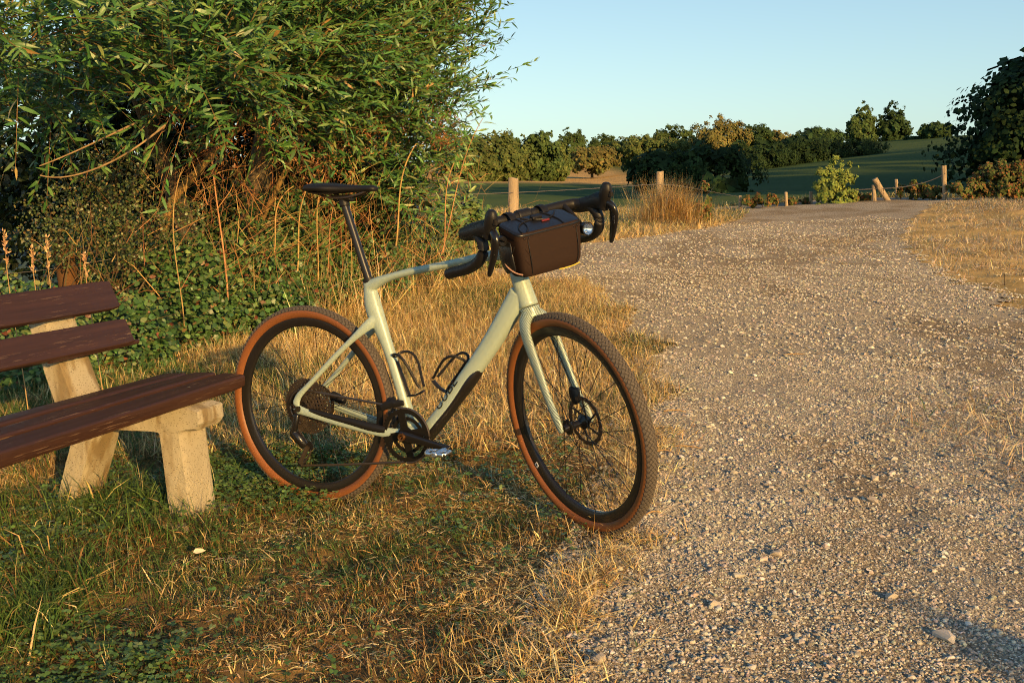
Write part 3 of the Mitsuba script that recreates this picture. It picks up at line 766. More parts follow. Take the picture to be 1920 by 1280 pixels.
lc = V(1.035, .150, .932)
hpart(L1, 'housing', ylathe_x([(.0005, -.045), (.013, -.045), (.0195, -.028), (.0215, -.004), (.0215, .006), (.0185, .006), (.0175, -.006), (.0005, -.006)], lc), 'black_gloss')
hpart(L1, 'reflector', ylathe_x([(.0004, -.005), (.0172, .003), (.0172, .001), (.0004, -.0055)], lc), 'mirror')
v, f = trimesh.creation.icosphere(subdivisions=3).vertices, trimesh.creation.icosphere(subdivisions=3).faces
hpart(L1, 'lens', (v * [.0045, .0178, .0178] + lc + V(.0062, 0, 0), f), 'lens_glass', smooth=True)
hpart(L1, 'bracket', loft([lc + V(-.03, 0, .015), V(.985, .150, .965), V(.935, .150, .998)], [.009, .008, .010], [.006, .006, .009], up=(0, 1, 0), n=10), 'black_matt')
L2 = 'bicycle_light_001'
tag(L2, 'small glossy black cylinder mounted at the left end of the handlebar bag', 'bicycle lamp')
lc = V(.998, -.142, .955)
hpart(L2, 'housing', ylathe_x([(.0005, -.04), (.012, -.04), (.0155, -.025), (.0165, .012), (.014, .016), (.0005, .016)], lc), 'black_gloss')
hpart(L2, 'bracket', loft([lc + V(-.02, 0, .012), V(.96, -.142, .98), V(.93, -.142, .998)], [.009, .008, .010], [.006, .006, .009], up=(0, 1, 0), n=8), 'black_matt')

# ------------------------------------------------------------------ bench
N_ = 'park_bench'
tag(N_, 'weathered bench with brown painted planks on concrete supports, its end touching the rear wheel', 'bench')
BE = V(-.95, 3.832, 0)


def bench_pt(k, b, z):
    return BE + np.asarray(k)[..., None] * BA + np.asarray(b)[..., None] * BB_ + np.asarray(z)[..., None] * V(0, 0, 1)


def plank(name, k0, k1, b, z, width, thick, tilt, seed, **kw):
    """b, z: centre; width lies along b turned by tilt (radians from level)."""
    n = 40
    ks = np.linspace(k0, k1, n)
    r = .009
    w, h = width / 2, thick / 2
    sec = np.array([(-w, -h + r), (-w, h - r), (-w + r * .3, h - r * .3), (-w + r, h), (w - r, h), (w - r * .3, h - r * .3), (w, h - r), (w, -h + r), (w - r, -h), (-w + r, -h)])
    c, s = math.cos(tilt), math.sin(tilt)
    ss = np.ones(n)
    ss[0] = ss[-1] = .93
    v = []
    for i, k in enumerate(ks):
        q = sec * ss[i]
        wob = (meshkit.noise(np.c_[np.full(len(q), k * 6), np.arange(len(q)) * .9, np.full(len(q), seed * 3.3)]) - .5) * .0028
        q = q * (1 + wob[:, None] / .05)
        v.append(bench_pt(np.full(len(q), k + (0)), b + q[:, 0] * c - q[:, 1] * s, z + q[:, 0] * s + q[:, 1] * c + .004 * math.sin(k * 2 + seed)))
    v = np.array(v)
    m = len(sec)
    i, j = np.meshgrid(np.arange(n - 1), np.arange(m), indexing='ij')
    kk = (j + 1) % m
    q = np.stack([i * m + j, i * m + kk, (i + 1) * m + kk, (i + 1) * m + j], -1).reshape(-1, 4)
    f = np.vstack([q[:, [0, 1, 2]], q[:, [0, 2, 3]]])
    cap = np.array([[0, t + 1, t] for t in range(1, m - 1)])
    f = np.vstack([f, cap, cap[:, ::-1] + (n - 1) * m])
    return add(f'{N_}__{name}', (v.reshape(-1, 3), f), 'plank_paint', smooth=35, **kw)


plank('seat_plank', -1.65, 0.0, .049, .430, .098, .048, 0.02, 1, label='front seat plank with rounded worn edge')
plank('seat_plank', -1.65, 0.0, .172, .430, .098, .042, -0.06, 2)
plank('seat_plank', -1.65, 0.0, .297, .422, .098, .042, -0.10, 3)
TB = math.radians(64)
plank('backrest_plank', -1.65, 0.0, .505, .588, .102, .036, TB, 4)
plank('backrest_plank', -1.65, 0.0, .566, .722, .112, .036, TB, 5)
plank('backrest_splinter', -.42, 0.035, .487, .546, .018, .020, TB, 6, label='split-off lower edge of the backrest plank')
prof = shapely.union_all([Polygon([(.095, -.08), (.0, -.08), (.042, .32), (.13, .32)]), Polygon([(-.04, .350), (-.035, .395), (.0, .404), (.36, .394), (.56, .384), (.56, .33), (.30, .30), (.13, .305), (-.02, .325)]),
                          Polygon([(.62, -.08), (.53, -.08), (.375, .33), (.47, .33)]), Polygon([(.448, .33), (.545, .33), (.682, .735), (.60, .735)])]).buffer(.008).buffer(-.016).buffer(.008)
for k0 in (-.33, -1.45):
    q = trimesh.creation.extrude_polygon(prof, .145, engine='earcut')
    mm = to_manifold((q.vertices, q.faces)).refine_to_length(.022).to_mesh()
    v = np.array(mm.vert_properties[:, :3], float)
    edge = np.minimum(v[:, 2], .145 - v[:, 2])
    ctr = v[:, :2] - np.array([shapely.ops.nearest_points(prof.buffer(-.012), shapely.Point(*p))[0].coords[0] for p in v[:, :2]])
    v[:, :2] -= np.where((edge < .004)[:, None], ctr * .5, 0)
    v += (meshkit.fbm(v * 34, 3, 9)[:, None] - .5) * .007
    add(f'{N_}__concrete_support', (bench_pt(v[:, 2] + k0, v[:, 0], v[:, 1]), np.array(mm.tri_verts)), 'concrete', smooth=28)
for b in (.05, .185, .30):
    v, f = lathe([(.0005, -.003), (.009, -.003), (.007, .003), (.0005, .004)], 16)
    add(f'{N_}__bolt', (bench_pt(v[:, 0] - .26, v[:, 2] + b, .4535 + v[:, 1] - (.006 if b > .1 else 0) - (.012 if b > .2 else 0)), f), 'dark_steel', smooth=30)
v, f = rbox(.34, .66, .10, .02)
v = v + (meshkit.fbm(v * 9, 3, 4)[:, None] - .5) * .02
add(f'{N_}__footing', (bench_pt(v[:, 0] - .25, v[:, 1] + .30, v[:, 2] - .035), f), 'concrete', smooth=False)

# ------------------------------------------------------------------ grass and undergrowth
DRY = [(0.64, 0.46, 0.195), (0.70, 0.54, 0.26), (0.56, 0.38, 0.145), (0.42, 0.26, 0.095), (0.74, 0.60, 0.34)]
GRN = [(0.055, 0.11, 0.024), (0.078, 0.14, 0.032), (0.11, 0.165, 0.040), (0.038, 0.075, 0.018)]
BRN = [(0.22, 0.115, 0.042), (0.12, 0.065, 0.028), (0.30, 0.175, 0.065)]


PALE = [(0.60, 0.46, 0.27), (0.68, 0.54, 0.34), (0.50, 0.36, 0.20), (0.40, 0.26, 0.13), (0.72, 0.60, 0.41)]


def grass(r, xy, dry, lo, hi, w, lean, flat=0.0, droop=(0.0, 0.6), z_off=0.0, brown=0.15, cols=None):
    n = len(xy)
    a = r.uniform(0, 2 * np.pi, n)
    tilt = np.abs(r.normal(0, lean, n))
    fl = r.random(n) < flat
    tilt = np.where(fl, r.uniform(1.15, 1.5, n), np.minimum(tilt, 1.35))
    D = np.stack([np.sin(tilt) * np.cos(a), np.sin(tilt) * np.sin(a), np.cos(tilt)], 1)
    L = lo + (hi - lo) * r.random(n) ** 1.6
    P = np.c_[xy, ground_z(xy[:, 0], xy[:, 1]) - 0.004 + z_off + np.where(fl, r.uniform(0.003, 0.03, n), 0)]
    side = norm(np.cross(D, np.where(np.abs(D[:, 2:]) > .9, [1.0, 0, 0], [0, 0, 1.0])) + 0.4 * unit(r, n))
    u = r.random(n)
    c = np.where((r.random(n) < dry)[:, None], palette(r, n, cols or DRY, (3, 3, 2, 1.5, 1)), palette(r, n, GRN, (2, 2, 1.4, 1.5)))
    c = np.where((u < brown)[:, None], palette(r, n, BRN, (2, 1, 2)), c)
    return blades(P, D, L, w * r.uniform(0.6, 1.3, n), r.uniform(*droop, n), side, c)


def wedge(x, y, m=0.25):
    return np.abs(x) < 0.485 * y + m


def off_path(x, y, keep=0.0):
    return ~on_path(x, y)


def path_dist(xy):
    return shapely.distance(path, shapely.points(xy))


r = RS(21)
parts = []
# mown verge around the bicycle and bench
xy = scatter(r, 320000, -2.3, 0.9, 2.05, 5.0, lambda x, y: wedge(x, y))
dp = path_dist(xy)
fringe = np.exp(-((dp) / 0.16) ** 2)
keep = (dp > 0) | (r.random(len(xy)) < 0.10)
edge_in = on_path(xy[:, 0], xy[:, 1])
keep &= ~edge_in | (shapely.distance(path.exterior, shapely.points(xy)) < 0.22 * r.random(len(xy)) ** 2)
xy, dp = xy[keep], dp[keep]
patch = meshkit.fbm(np.c_[xy * 2.6, xy[:, :1] * 0], 4, 31)
dry = np.clip(1.1 * np.exp(-dp / 0.4) + 1.9 * (patch - 0.43) + 0.8 * sstep(3.9, 4.8, xy[:, 1]), 0.12, 1)
thin = meshkit.fbm(np.c_[xy * 5.5, xy[:, :1] * 0 + 4], 3, 32)
k = r.random(len(xy)) < np.clip(1.7 * (thin - 0.22), 0.45, 1)
xy, dry, dp = xy[k], dry[k], dp[k]
tuft = meshkit.fbm(np.c_[xy * 7.5, xy[:, :1] * 0 + 2], 3, 36)
for lo_, hi_ in ((0, .5), (.5, 2)):
    k = (tuft >= lo_) & (tuft < hi_)
    red = meshkit.fbm(np.c_[xy[k] * 3.3, xy[k][:, :1] * 0 + 6], 3, 37)
    for rd in (False, True):
        kk = (red > .53) == rd
        parts.append(grass(r, xy[k][kk], dry[k][kk] * (.8 if rd else 1), .014, .045 if lo_ == 0 else .08, .0032, .65 if lo_ == 0 else .42, flat=.6 if lo_ == 0 else .18, brown=.5 if rd else .14))
# ragged straw hanging over the edge of the track
ey = r.uniform(2.1, 4.6, 15000)
ex = np.interp(ey, [p[1] for p in PATH_LOW], [p[0] for p in PATH_LOW]) + r.normal(-.03, .085, 15000)
k = r.random(15000) < np.clip(3.4 * (meshkit.fbm(np.c_[ex * 7, ey * 7, ex * 0 + 8], 3, 38) - .38), .05, 1)
parts.append(grass(r, np.c_[ex, ey][k], np.full(int(k.sum()), .97), .03, .115, .0032, .75, flat=.35, brown=.06, z_off=.006))
# longer dry grass behind the bicycle
xy = scatter(r, 320000, -4.4, 1.4, 4.3, 13.4, lambda x, y: wedge(x, y) & ~on_path(x, y))
k = r.random(len(xy)) < np.clip(1.5 - 0.09 * (xy[:, 1] - 4), .5, 1) * sstep(-4.6, -3.6, xy[:, 0])
xy = xy[k]
patch = meshkit.fbm(np.c_[xy * 1.3, xy[:, :1] * 0], 4, 33)
dry = np.clip(0.86 + 1.2 * (patch - 0.5) - 0.55 * sstep(-1.0, -1.9, xy[:, 0]) * sstep(7, 5, xy[:, 1]), 0.1, 0.98)
parts.append(grass(r, xy, dry, .035, .17, .0042, .38, flat=0.30, droop=(0, .4), brown=0.05))
mesh, col = join(parts)
add('dry_grass', mesh, 'grass_mat', color=col, kind='stuff', label='short mixed and dry golden grass around and behind the bicycle', cat='grass')

# one pale withered leaf
v, f, c = leaves(np.array([[-.965, 3.17, .034]]), norm(np.array([[1, .1, .25]])), norm(np.array([[.2, -.9, .6]])), np.array([.034]), np.array([.017]), np.array([.6]), np.array([[.62, .50, .36]]), shape=OVAL, fold=.3)
add('fallen_leaf', (v, f), 'grass_mat', smooth=True, color=c, label='whitish curled dead leaf on the brown grass in front of the bench', cat='leaf')

# rank green grass at the left edge and around the bench legs
parts = []
xy = np.vstack([scatter(r, 1100, -1.9, -1.12, 2.3, 3.3, wedge), r.normal((-1.25, 2.75), (.06, .15), (1000, 2)), r.normal((-1.55, 3.55), (.22, .15), (700, 2)), r.normal((-1.12, 3.42), (.12, .06), (220, 2)), r.normal((-1.35, 3.75), (.14, .10), (500, 2)), scatter(r, 2600, -2.9, -1.0, 4.0, 6.3, wedge)])
parts.append(grass(r, xy, np.full(len(xy), .07), .06, .21, .0045, .36, droop=(.2, .9), brown=.05))
mesh, col = join(parts)
add('tall_grass', mesh, 'grass_mat', color=col, kind='stuff', label='rank green grass at the left around the bench legs', cat='grass')

# clover
xy = scatter(r, 40000, -1.7, 0.25, 2.1, 5.2, wedge)
cl = meshkit.fbm(np.c_[xy * 2.1, xy[:, :1] * 0 + 9], 4, 35)
w = np.clip(4.0 * (cl - 0.44), 0.05, 1) * np.clip(path_dist(xy) * 2.2 - .12, 0.0, 1) * sstep(5.3, 4.4, xy[:, 1])
xy = xy[r.random(len(xy)) < w]
n = len(xy)
hgt = r.uniform(.02, .055, n)
P = np.repeat(np.c_[xy, ground_z(xy[:, 0], xy[:, 1]) + hgt], 3, 0)
a = np.repeat(r.uniform(0, 2 * np.pi, n), 3) + np.tile([0, 2.09, 4.19], n) + r.normal(0, .15, 3 * n)
D = norm(np.stack([np.cos(a), np.sin(a), r.normal(.15, .25, 3 * n)], 1))
N = norm(np.c_[r.normal(0, .35, (3 * n, 2)), np.ones(3 * n)])
sz = np.repeat(r.uniform(.006, .014, n), 3)
v, f, c = leaves(P, D, N, sz, sz * 1.05, .1, np.repeat(palette(r, n, [(.07, .13, .03), (.095, .165, .042), (.05, .10, .024), (.14, .18, .06)], (3, 2, 2, 1)), 3, 0), shape=(np.array([0, .35, .8, 1.0]), np.array([0, .42, .5, 0])))
add('clover', (v, f), 'leaf_mat', color=c, kind='stuff', label='low green clover leaves in the verge between bench and front wheel', cat='clover')

# dry grass right of the track, on its edge and beyond
parts = []
right_in = lambda x, y: ~on_path(x, y) & (x > 0.5) & (x < 0.52 * y + 1.0) & (x > 0.2 * y)
xy = scatter(r, 260000, 3.2, 16.5, 7.5, 30, right_in)
cl = meshkit.fbm(np.c_[xy * 1.5, xy[:, :1] * 0 + 5], 4, 43)
xy = xy[r.random(len(xy)) < np.clip(4.2 * (cl - .36), .10, 1) * np.clip(.3 + 1.2 * path_dist(xy), 0, 1)]
cl = meshkit.fbm(np.c_[xy * 1.5, xy[:, :1] * 0 + 5], 4, 43)
for k in (cl < .5, cl >= .5):
    parts.append(grass(r, xy[k], np.full(int(k.sum()), .93), .03, .11 if cl[k].max() < .5 else .2, .0075, .6, flat=.35, droop=(0, .4), brown=.08, cols=PALE))
for cx_, cy_, sx, sy, m_ in ((2.02, 4.35, .22, .30, 1500), (1.95, 3.75, .16, .22, 900), (1.72, 3.35, .06, .08, 90), (1.72, 4.62, .12, .12, 240), (2.35, 4.9, .2, .3, 900)):
    q = r.normal((cx_, cy_), (sx, sy), (m_, 2))
    parts.append(grass(r, q, np.full(m_, .97), .04, .15, .004, .85, flat=.35, brown=.1, cols=PALE))
q = scatter(r, 60000, 3.0, 7.0, 12.5, 21, lambda x, y: np.exp(-((x - .30 * y - .2) / .55) ** 2 - ((y - 16.5) / 3.2) ** 2) * 1.6 * np.clip(3.5 * (meshkit.fbm(np.c_[x * 1.6, y * .8, x * 0], 3, 41) - .42), 0, 1) > np.random.default_rng(2).random(len(x)))
parts.append(grass(r, q, np.full(len(q), .95), .02, .08, .007, .9, flat=.5, brown=.12, cols=PALE))
mesh, col = join(parts)
add('dry_grass_001', mesh, 'grass_mat', color=col, kind='stuff', label='bleached dry grass along the right side of the track', cat='grass')

# verge beyond the track
parts = []
xy = scatter(r, 110000, -6, 7.0, 14.3, 32, lambda x, y: ~on_path(x, y) & (x < 0.30 * y - 1.5) & (x > -0.35 * y))
pd = path_dist(xy)
parts.append(grass(r, xy, np.clip(.93 - .35 * sstep(.3, 1.2, pd) - .35 * sstep(4.0, 5.4, xy[:, 0]), .2, 1), .08, .30, .010, .4, flat=.1, brown=.05))
xy = scatter(r, 26000, 4.5, 17, 29.2, 34.5, lambda x, y: ~on_path(x, y))
parts.append(grass(r, xy, np.full(len(xy), .45), .06, .26, .014, .4, brown=.1))
mesh, col = join(parts)
add('verge_grass', mesh, 'grass_mat', color=col, kind='stuff', label='green and golden grass on the far side of the track', cat='grass')

# tall tuft of dry grass with a post in it
q = np.vstack([r.normal((3.2, 23.2), (.24, .25), (2000, 2)), r.normal((3.55, 23.1), (.22, .25), (700, 2)), r.normal((2.75, 23.2), (.22, .25), (260, 2))])
v, f, c = grass(r, q, np.full(len(q), .97), .4, 1.25, .012, .2, droop=(0, .45), brown=.03)
add('grass_tuft', (v, f), 'grass_mat', color=c, label='tall tuft of golden dry grass standing beside the far bend of the track', cat='grass tuft')


# leafy undergrowth -------------------------------------------------
def undergrowth(r, spots, n, lo, hi, cols, wts, shape=OVAL, fold=0, spread=.55, lean_to_sun=.6):
    sp = np.array(spots, float)  # x, y, rx, ry, height, weight
    k = r.choice(len(sp), n, p=sp[:, 5] / sp[:, 5].sum())
    u = unit(r, n) * r.random((n, 1)) ** .33
    h = np.abs(u[:, 2]) * sp[k, 4]
    P = np.stack([sp[k, 0] + u[:, 0] * sp[k, 2], sp[k, 1] + u[:, 1] * sp[k, 3], h], 1)
    P[:, 2] += ground_z(P[:, 0], P[:, 1]) + .02
    keep = meshkit.fbm(P * 5.5, 3, 61) + .10 * r.random(n) > .47
    P, n = P[keep], int(keep.sum())
    N = norm(unit(r, n) * spread + [0.15, -.45, .75])
    D = norm(np.cross(N, unit(r, n)))
    L = r.uniform(lo, hi, n)
    return leaves(P, D, N, L, L * r.uniform(.55, .75, n), r.uniform(0, .35, n), palette(r, n, cols, wts), shape=shape, fold=fold)


BRAM = [(.038, .085, .022), (.055, .115, .030), (.080, .145, .040), (.13, .17, .05), (.18, .065, .03), (.17, .12, .05)]
spots = [(-2.25, 7.4, .45, .55, .75, 2), (-2.0, 8.4, .45, .6, .8, 2), (-1.75, 9.4, .45, .6, .72, 2), (-1.55, 10.4, .45, .6, .72, 2), (-1.25, 11.3, .45, .6, .75, 2), (-.95, 12.1, .4, .5, .8, 2), (-.62, 12.6, .32, .4, .85, 1.6), (-2.35, 6.5, .35, .4, .45, 1.0), (-1.75, 8.0, .3, .5, .4, 1), (-2.9, 7.9, .5, .6, .9, 1.5), (-2.3, 9.4, .7, .7, 1.1, 1.5), (-1.8, 10.9, .6, .7, 1.2, 1.5), (-3.0, 6.6, .5, .6, .5, 1.2), (-3.6, 7.0, .6, .8, .6, 1.2), (-2.6, 5.9, .35, .4, .3, .5), (-1.9, 9.0, .5, .6, 1.05, 1.6), (-1.4, 10.0, .5, .6, 1.1, 1.6), (-1.0, 11.2, .45, .6, 1.1, 1.2)]
v, f, c = undergrowth(r, spots, 110000, .018, .052, BRAM, (3, 3, 2.4, 1, .2, .4))
add('bramble_undergrowth', (v, f), 'leaf_mat', color=c, kind='stuff', label='dark green bramble and nettle leaves under the willow behind the bicycle', cat='undergrowth')
spots = [(-.52, 12.6, .28, .35, 1.0, 1.5), (-.30, 13.0, .25, .3, .72, 1), (-.7, 11.9, .3, .4, .95, 1), (-.15, 13.2, .2, .3, .5, .7)]
v, f, c = undergrowth(r, spots, 15000, .03, .08, [(.10, .15, .04), (.14, .17, .05), (.07, .12, .03)], (2, 1, 2), shape=LANCE)
add('nettle_patch', (v, f), 'leaf_mat', color=c, kind='stuff', label='light green nettles beside the near end of the handlebar, at the track edge', cat='nettles')
# dry stems and thin twigs in it
n = 2000
k = .3 + .7 * r.random(n)
bx, by = -2.45 + 2.0 * k + r.normal(0, .3, n), 6.6 + 5.6 * k + r.normal(0, .4, n)
ok = ~on_path(bx, by)
bx, by = bx[ok], by[ok]
q = np.c_[bx, by]
v, f, c = grass(r, q, np.full(len(q), 1.0), .25, .8, .007, .4, droop=(0, .6), brown=.2)
add('dry_stems', (v, f), 'grass_mat', color=c, kind='stuff', label='thin dry stems standing among the undergrowth', cat='dry stems')

# tangle of dead reddish twigs and weeds between the undergrowth and the willow
n = 1800
k = r.random(n)
ctr = np.stack([-2.5 + 1.75 * k + r.normal(0, .3, n), 7.2 + 4.2 * k + r.normal(0, .35, n), r.uniform(.25, 1.25, n)], 1)
ctr[:, 1] -= .35 * (ctr[:, 2] < .8)
D = norm(unit(r, n) * .7 + np.array([.15, 0, .8]))
v, f, c = blades(ctr, D, r.uniform(.12, .5, n), r.uniform(.002, .0055, n), r.uniform(-.3, .6, n), norm(np.cross(D, unit(r, n))), palette(r, n, [(.30, .13, .05), (.42, .24, .09), (.20, .09, .04), (.48, .32, .13)], (2, 2, 1.3, 1)))
add('dead_twigs', (v, f), 'bark_mat', color=c, kind='stuff', label='tangle of reddish brown dead twigs between the brambles and the willow', cat='twigs')

# ------------------------------------------------------------------ willow
WIL = [(.042, .11, .022), (.06, .145, .030), (.088, .178, .040), (.125, .205, .056), (.19, .215, .065), (.24, .15, .05)]
WW = (3, 3.2, 2.4, 1.2, .35, .15)
blobs = np.array([  # centre, radii, weight
    (-2.75, 6.6, 2.2, .95, .75, .85, 1.6), (-1.75, 7.5, 2.3, .85, .8, .9, 2.6), (-1.45, 8.7, 2.4, .80, .8, 1.05, 3.0), (-1.05, 9.4, 2.35, .58, .6, 1.0, 2.4), (-.85, 9.5, 3.0, .55, .55, .75, 1.5), (-2.1, 8.6, 2.6, .9, .9, 1.2, 1.6),
    (-2.35, 5.3, 2.0, .45, .45, .38, .62), (-1.75, 6.2, 1.9, .35, .4, .45, .55), (-1.2, 9.8, 1.35, .5, .5, .55, .9), (-3.4, 7.6, 2.4, .8, .8, 1.2, .8)])
r = RS(77)
n = 5200
k = r.choice(len(blobs), n, p=blobs[:, 6] / blobs[:, 6].sum())
u = unit(r, n)
rad = r.uniform(.25, .92, (n, 1)) ** .6
base = blobs[k, :3] + u * rad * blobs[k, 3:6]
D0 = norm(u * .85 + unit(r, n) * .5 + [0.12, -.22, .75])
hole = (base[:, 0] < -1.9) & (base[:, 2] > 2.02) & (base[:, 1] < 7.3) & (meshkit.noise(base * [1.3, .8, 1.6] + 2.2, 5) > .40)
base, D0 = base[~hole], D0[~hole]
n = len(base)
m_ = 170
rim = r.choice(np.nonzero((base[:, 0] > -1.5) & (base[:, 1] > 8.2) & (base[:, 2] > 1.3))[0], m_, replace=False)
base[rim, 0] += r.uniform(.05, .3, m_)
D0[rim] = norm(np.stack([r.uniform(.2, .9, m_), r.normal(-.1, .25, m_), r.uniform(.25, 1.1, m_)], 1))
TL = r.uniform(.32, .72, n)
TL[rim] = r.uniform(.5, .95, m_)
KL = 22
s = (np.arange(KL)[None] + .6 + r.uniform(-.3, .3, (n, KL))) / KL
droop = r.uniform(-.12, .22, n)
pos = base[:, None] + D0[:, None] * (s * TL[:, None])[..., None]
pos[..., 2] -= (s ** 2) * (droop * TL)[:, None]
tang = norm(D0[:, None] - np.array([0, 0, 1.0]) * (2 * s * droop[:, None])[..., None])
side = norm(np.cross(tang, np.array([0, 0, 1.0]) + .2 * r.normal(size=(n, 1, 3))))
sgn = np.where(np.arange(KL) % 2, 1, -1)[None, :, None]
LD = norm(tang * .6 + side * sgn * .65 + r.normal(0, .36, (n, KL, 3)) + [0, 0, .08])
LN = norm(np.cross(LD, np.cross(np.array([.3, -.75, .75]) + .5 * r.normal(size=(n, KL, 3)), LD)))
LL = r.uniform(.058, .122, (n, KL)) * (1 - .45 * np.abs(s - .45))
tint = np.repeat(palette(r, n, [(1, 1, 1), (1.25, 1.2, 1.15), (.8, .82, .8)], (3, 1, 1), .1)[:, None], KL, 1) / .9
LC = palette(r, n * KL, WIL, WW, .2).reshape(n, KL, 3) * tint
P, LD, LN, LL, LC = pos.reshape(-1, 3), LD.reshape(-1, 3), LN.reshape(-1, 3), LL.reshape(-1), LC.reshape(-1, 3)
WID = LL * r.uniform(.15, .24, len(LL))
BND = r.uniform(.0, .45, len(LL))
W_ = 'willow_bush'
tag(W_, 'large willow bush with narrow green leaves filling the upper left behind the bicycle', 'willow')
# the 300 leaves that show largest are parts; the rest is one foliage mass
inside = (np.abs(P[:, 0]) < .465 * P[:, 1]) & (P[:, 2] < 1.17 + .155 * P[:, 1])
size = np.where(inside, LL / P[:, 1], 0) * (1 + .3 * r.random(len(P)))
big = np.argsort(-size)[:300]
rest = np.setdiff1d(np.arange(len(P)), big)
v, f, c = leaves(P[rest], LD[rest], LN[rest], LL[rest], WID[rest], BND[rest], LC[rest], fold=0)
add(f'{W_}__foliage', (v, f), 'leaf_mat', color=c, kind='stuff')
for i in big:
    v, f, c = leaves(P[i:i + 1], LD[i:i + 1], LN[i:i + 1], LL[i:i + 1], WID[i:i + 1], BND[i:i + 1], LC[i:i + 1], fold=.12)
    add(f'{W_}__leaf', (v, f), 'leaf_mat', smooth=True, color=c)
# twigs
seg = 4
t = np.linspace(0, 1, seg)
tp = base[:, None] + D0[:, None] * (t[None] * TL[:, None])[..., None]
tp[..., 2] -= (t[None] ** 2) * (droop * TL)[:, None]
tv, tf = tubes(list(tp), [np.linspace(.0032, .001, seg)] * n, sides=3)
add(f'{W_}__twigs', (tv, tf), 'bark_mat', color=np.repeat(palette(r, n, [(.16, .10, .04), (.22, .12, .05), (.10, .09, .035)], (2, 1, 1)), seg * 3, 0), kind='stuff')


def limb(key, pts, rad, colr, seed, sides=9, n=22, rough=.12, **kw):
    rr = RS(seed)
    v, f = loft(pts, rad, sides=sides, n=n, up=(.31, .17, 1))
    w = meshkit.fbm(v * 60, 3, seed)[:, None] - .5
    ctr = np.repeat(spline(pts, n), sides, 0)
    v[:n * sides] += (v[:n * sides] - ctr) * w[:n * sides] * 2 * rough
    c = np.clip(np.array(colr) * (1 + 1.3 * (meshkit.fbm(v * [90, 90, 25], 3, seed + 1)[:, None] - .5)), .01, .8)
    return add(key, (v, f), 'bark_mat', smooth=True, color=c, **kw)


OCH, TAN, GRB = (.24, .15, .05), (.42, .27, .10), (.17, .12, .07)
limb(f'{W_}__branch', [(-2.62, 8.0, .55), (-2.55, 8.0, .70), (-2.48, 8.0, .92), (-2.36, 8.0, 1.08), (-2.22, 8.0, 1.23), (-1.9, 8.2, 1.6)], [.034, .032, .030, .027, .026, .018], OCH, 1, rough=.25)
limb(f'{W_}__branch', [(-2.5, 7.5, 1.55), (-2.48, 7.5, 1.3), (-2.58, 7.5, 1.02), (-2.53, 7.5, .88), (-2.43, 7.55, .70)], [.010, .011, .012, .010, .008], GRB, 2)
limb(f'{W_}__branch', [(-2.05, 9.0, .25), (-2.08, 8.8, .62), (-1.98, 8.7, .80), (-1.84, 8.6, 1.02), (-1.6, 8.6, 1.6)], [.03, .026, .022, .02, .015], OCH, 3, rough=.25)
limb(f'{W_}__branch', [(-2.56, 6, 1.20), (-2.38, 6, 1.27), (-2.2, 6, 1.35), (-2.02, 6, 1.43)], [.003, .004, .005, .006], (.3, .2, .1), 4, sides=6)
limb(f'{W_}__branch', [(-2.56, 6, 1.15), (-2.44, 6, 1.14), (-2.28, 6.02, 1.18), (-2.08, 6, 1.27), (-1.9, 6.1, 1.42)], [.003, .004, .0045, .005, .006], (.3, .2, .1), 5, sides=6)
for i, (a, b, c, w) in enumerate((((-2.17, 8.3, .20), (-2.19, 8.3, .60), (-2.25, 8.3, 1.30), .011), ((-1.87, 9.5, .3), (-1.85, 9.5, .6), (-1.72, 9.5, 1.1), .012), ((-1.745, 9.8, .2), (-1.74, 9.8, .55), (-1.66, 9.8, 1.15), .012), ((-1.70, 10, .2), (-1.67, 10, .5), (-1.57, 10, 1.0), .010),
                                  ((-2.0, 9.2, .5), (-1.98, 9.2, .78), (-1.82, 9.2, 1.05), .009), ((-1.06, 10, .5), (-1.03, 10, .82), (-.86, 10, 1.42), .012), ((-.66, 10.5, .4), (-.64, 10.5, .65), (-.55, 10.5, 1.25), .009), ((-2.3, 7.6, .1), (-2.3, 7.5, .5), (-2.2, 7.4, 1.2), .007), ((-1.5, 10.2, .2), (-1.5, 10.2, .7), (-1.4, 10.1, 1.3), .008),
                                  ((-.62, 9.6, .45), (-.52, 9.6, .85), (-.25, 9.55, 1.62), .006))):
    a, b, c = (np.array([q[0] * .88, q[1] * .88, 1.17 + (q[2] - 1.17) * .88]) for q in (a, b, c))
    m_ = (a + b) / 2 + [.004, 0, 0]
    w = w * RS(i).uniform(.35, .65)
    limb(f'{W_}__stem', [a, m_, b, c], [w, w * .95, w * .9, w * .6], TAN if i % 3 else (.45, .22, .10), 20 + i, sides=8)
limb(f'{W_}__trunk', [(-2.3, 9.6, -.1), (-2.25, 9.5, .6), (-2.1, 9.3, 1.3), (-1.9, 9.2, 2.2), (-1.6, 9.2, 3.2)], [.13, .11, .09, .07, .04], (.14, .11, .07), 60, sides=12)
limb(f'{W_}__trunk', [(-2.5, 9.2, -.1), (-2.6, 8.9, .6), (-2.7, 8.4, 1.4), (-2.8, 7.8, 2.2)], [.09, .08, .06, .035], (.14, .11, .07), 61, sides=12)
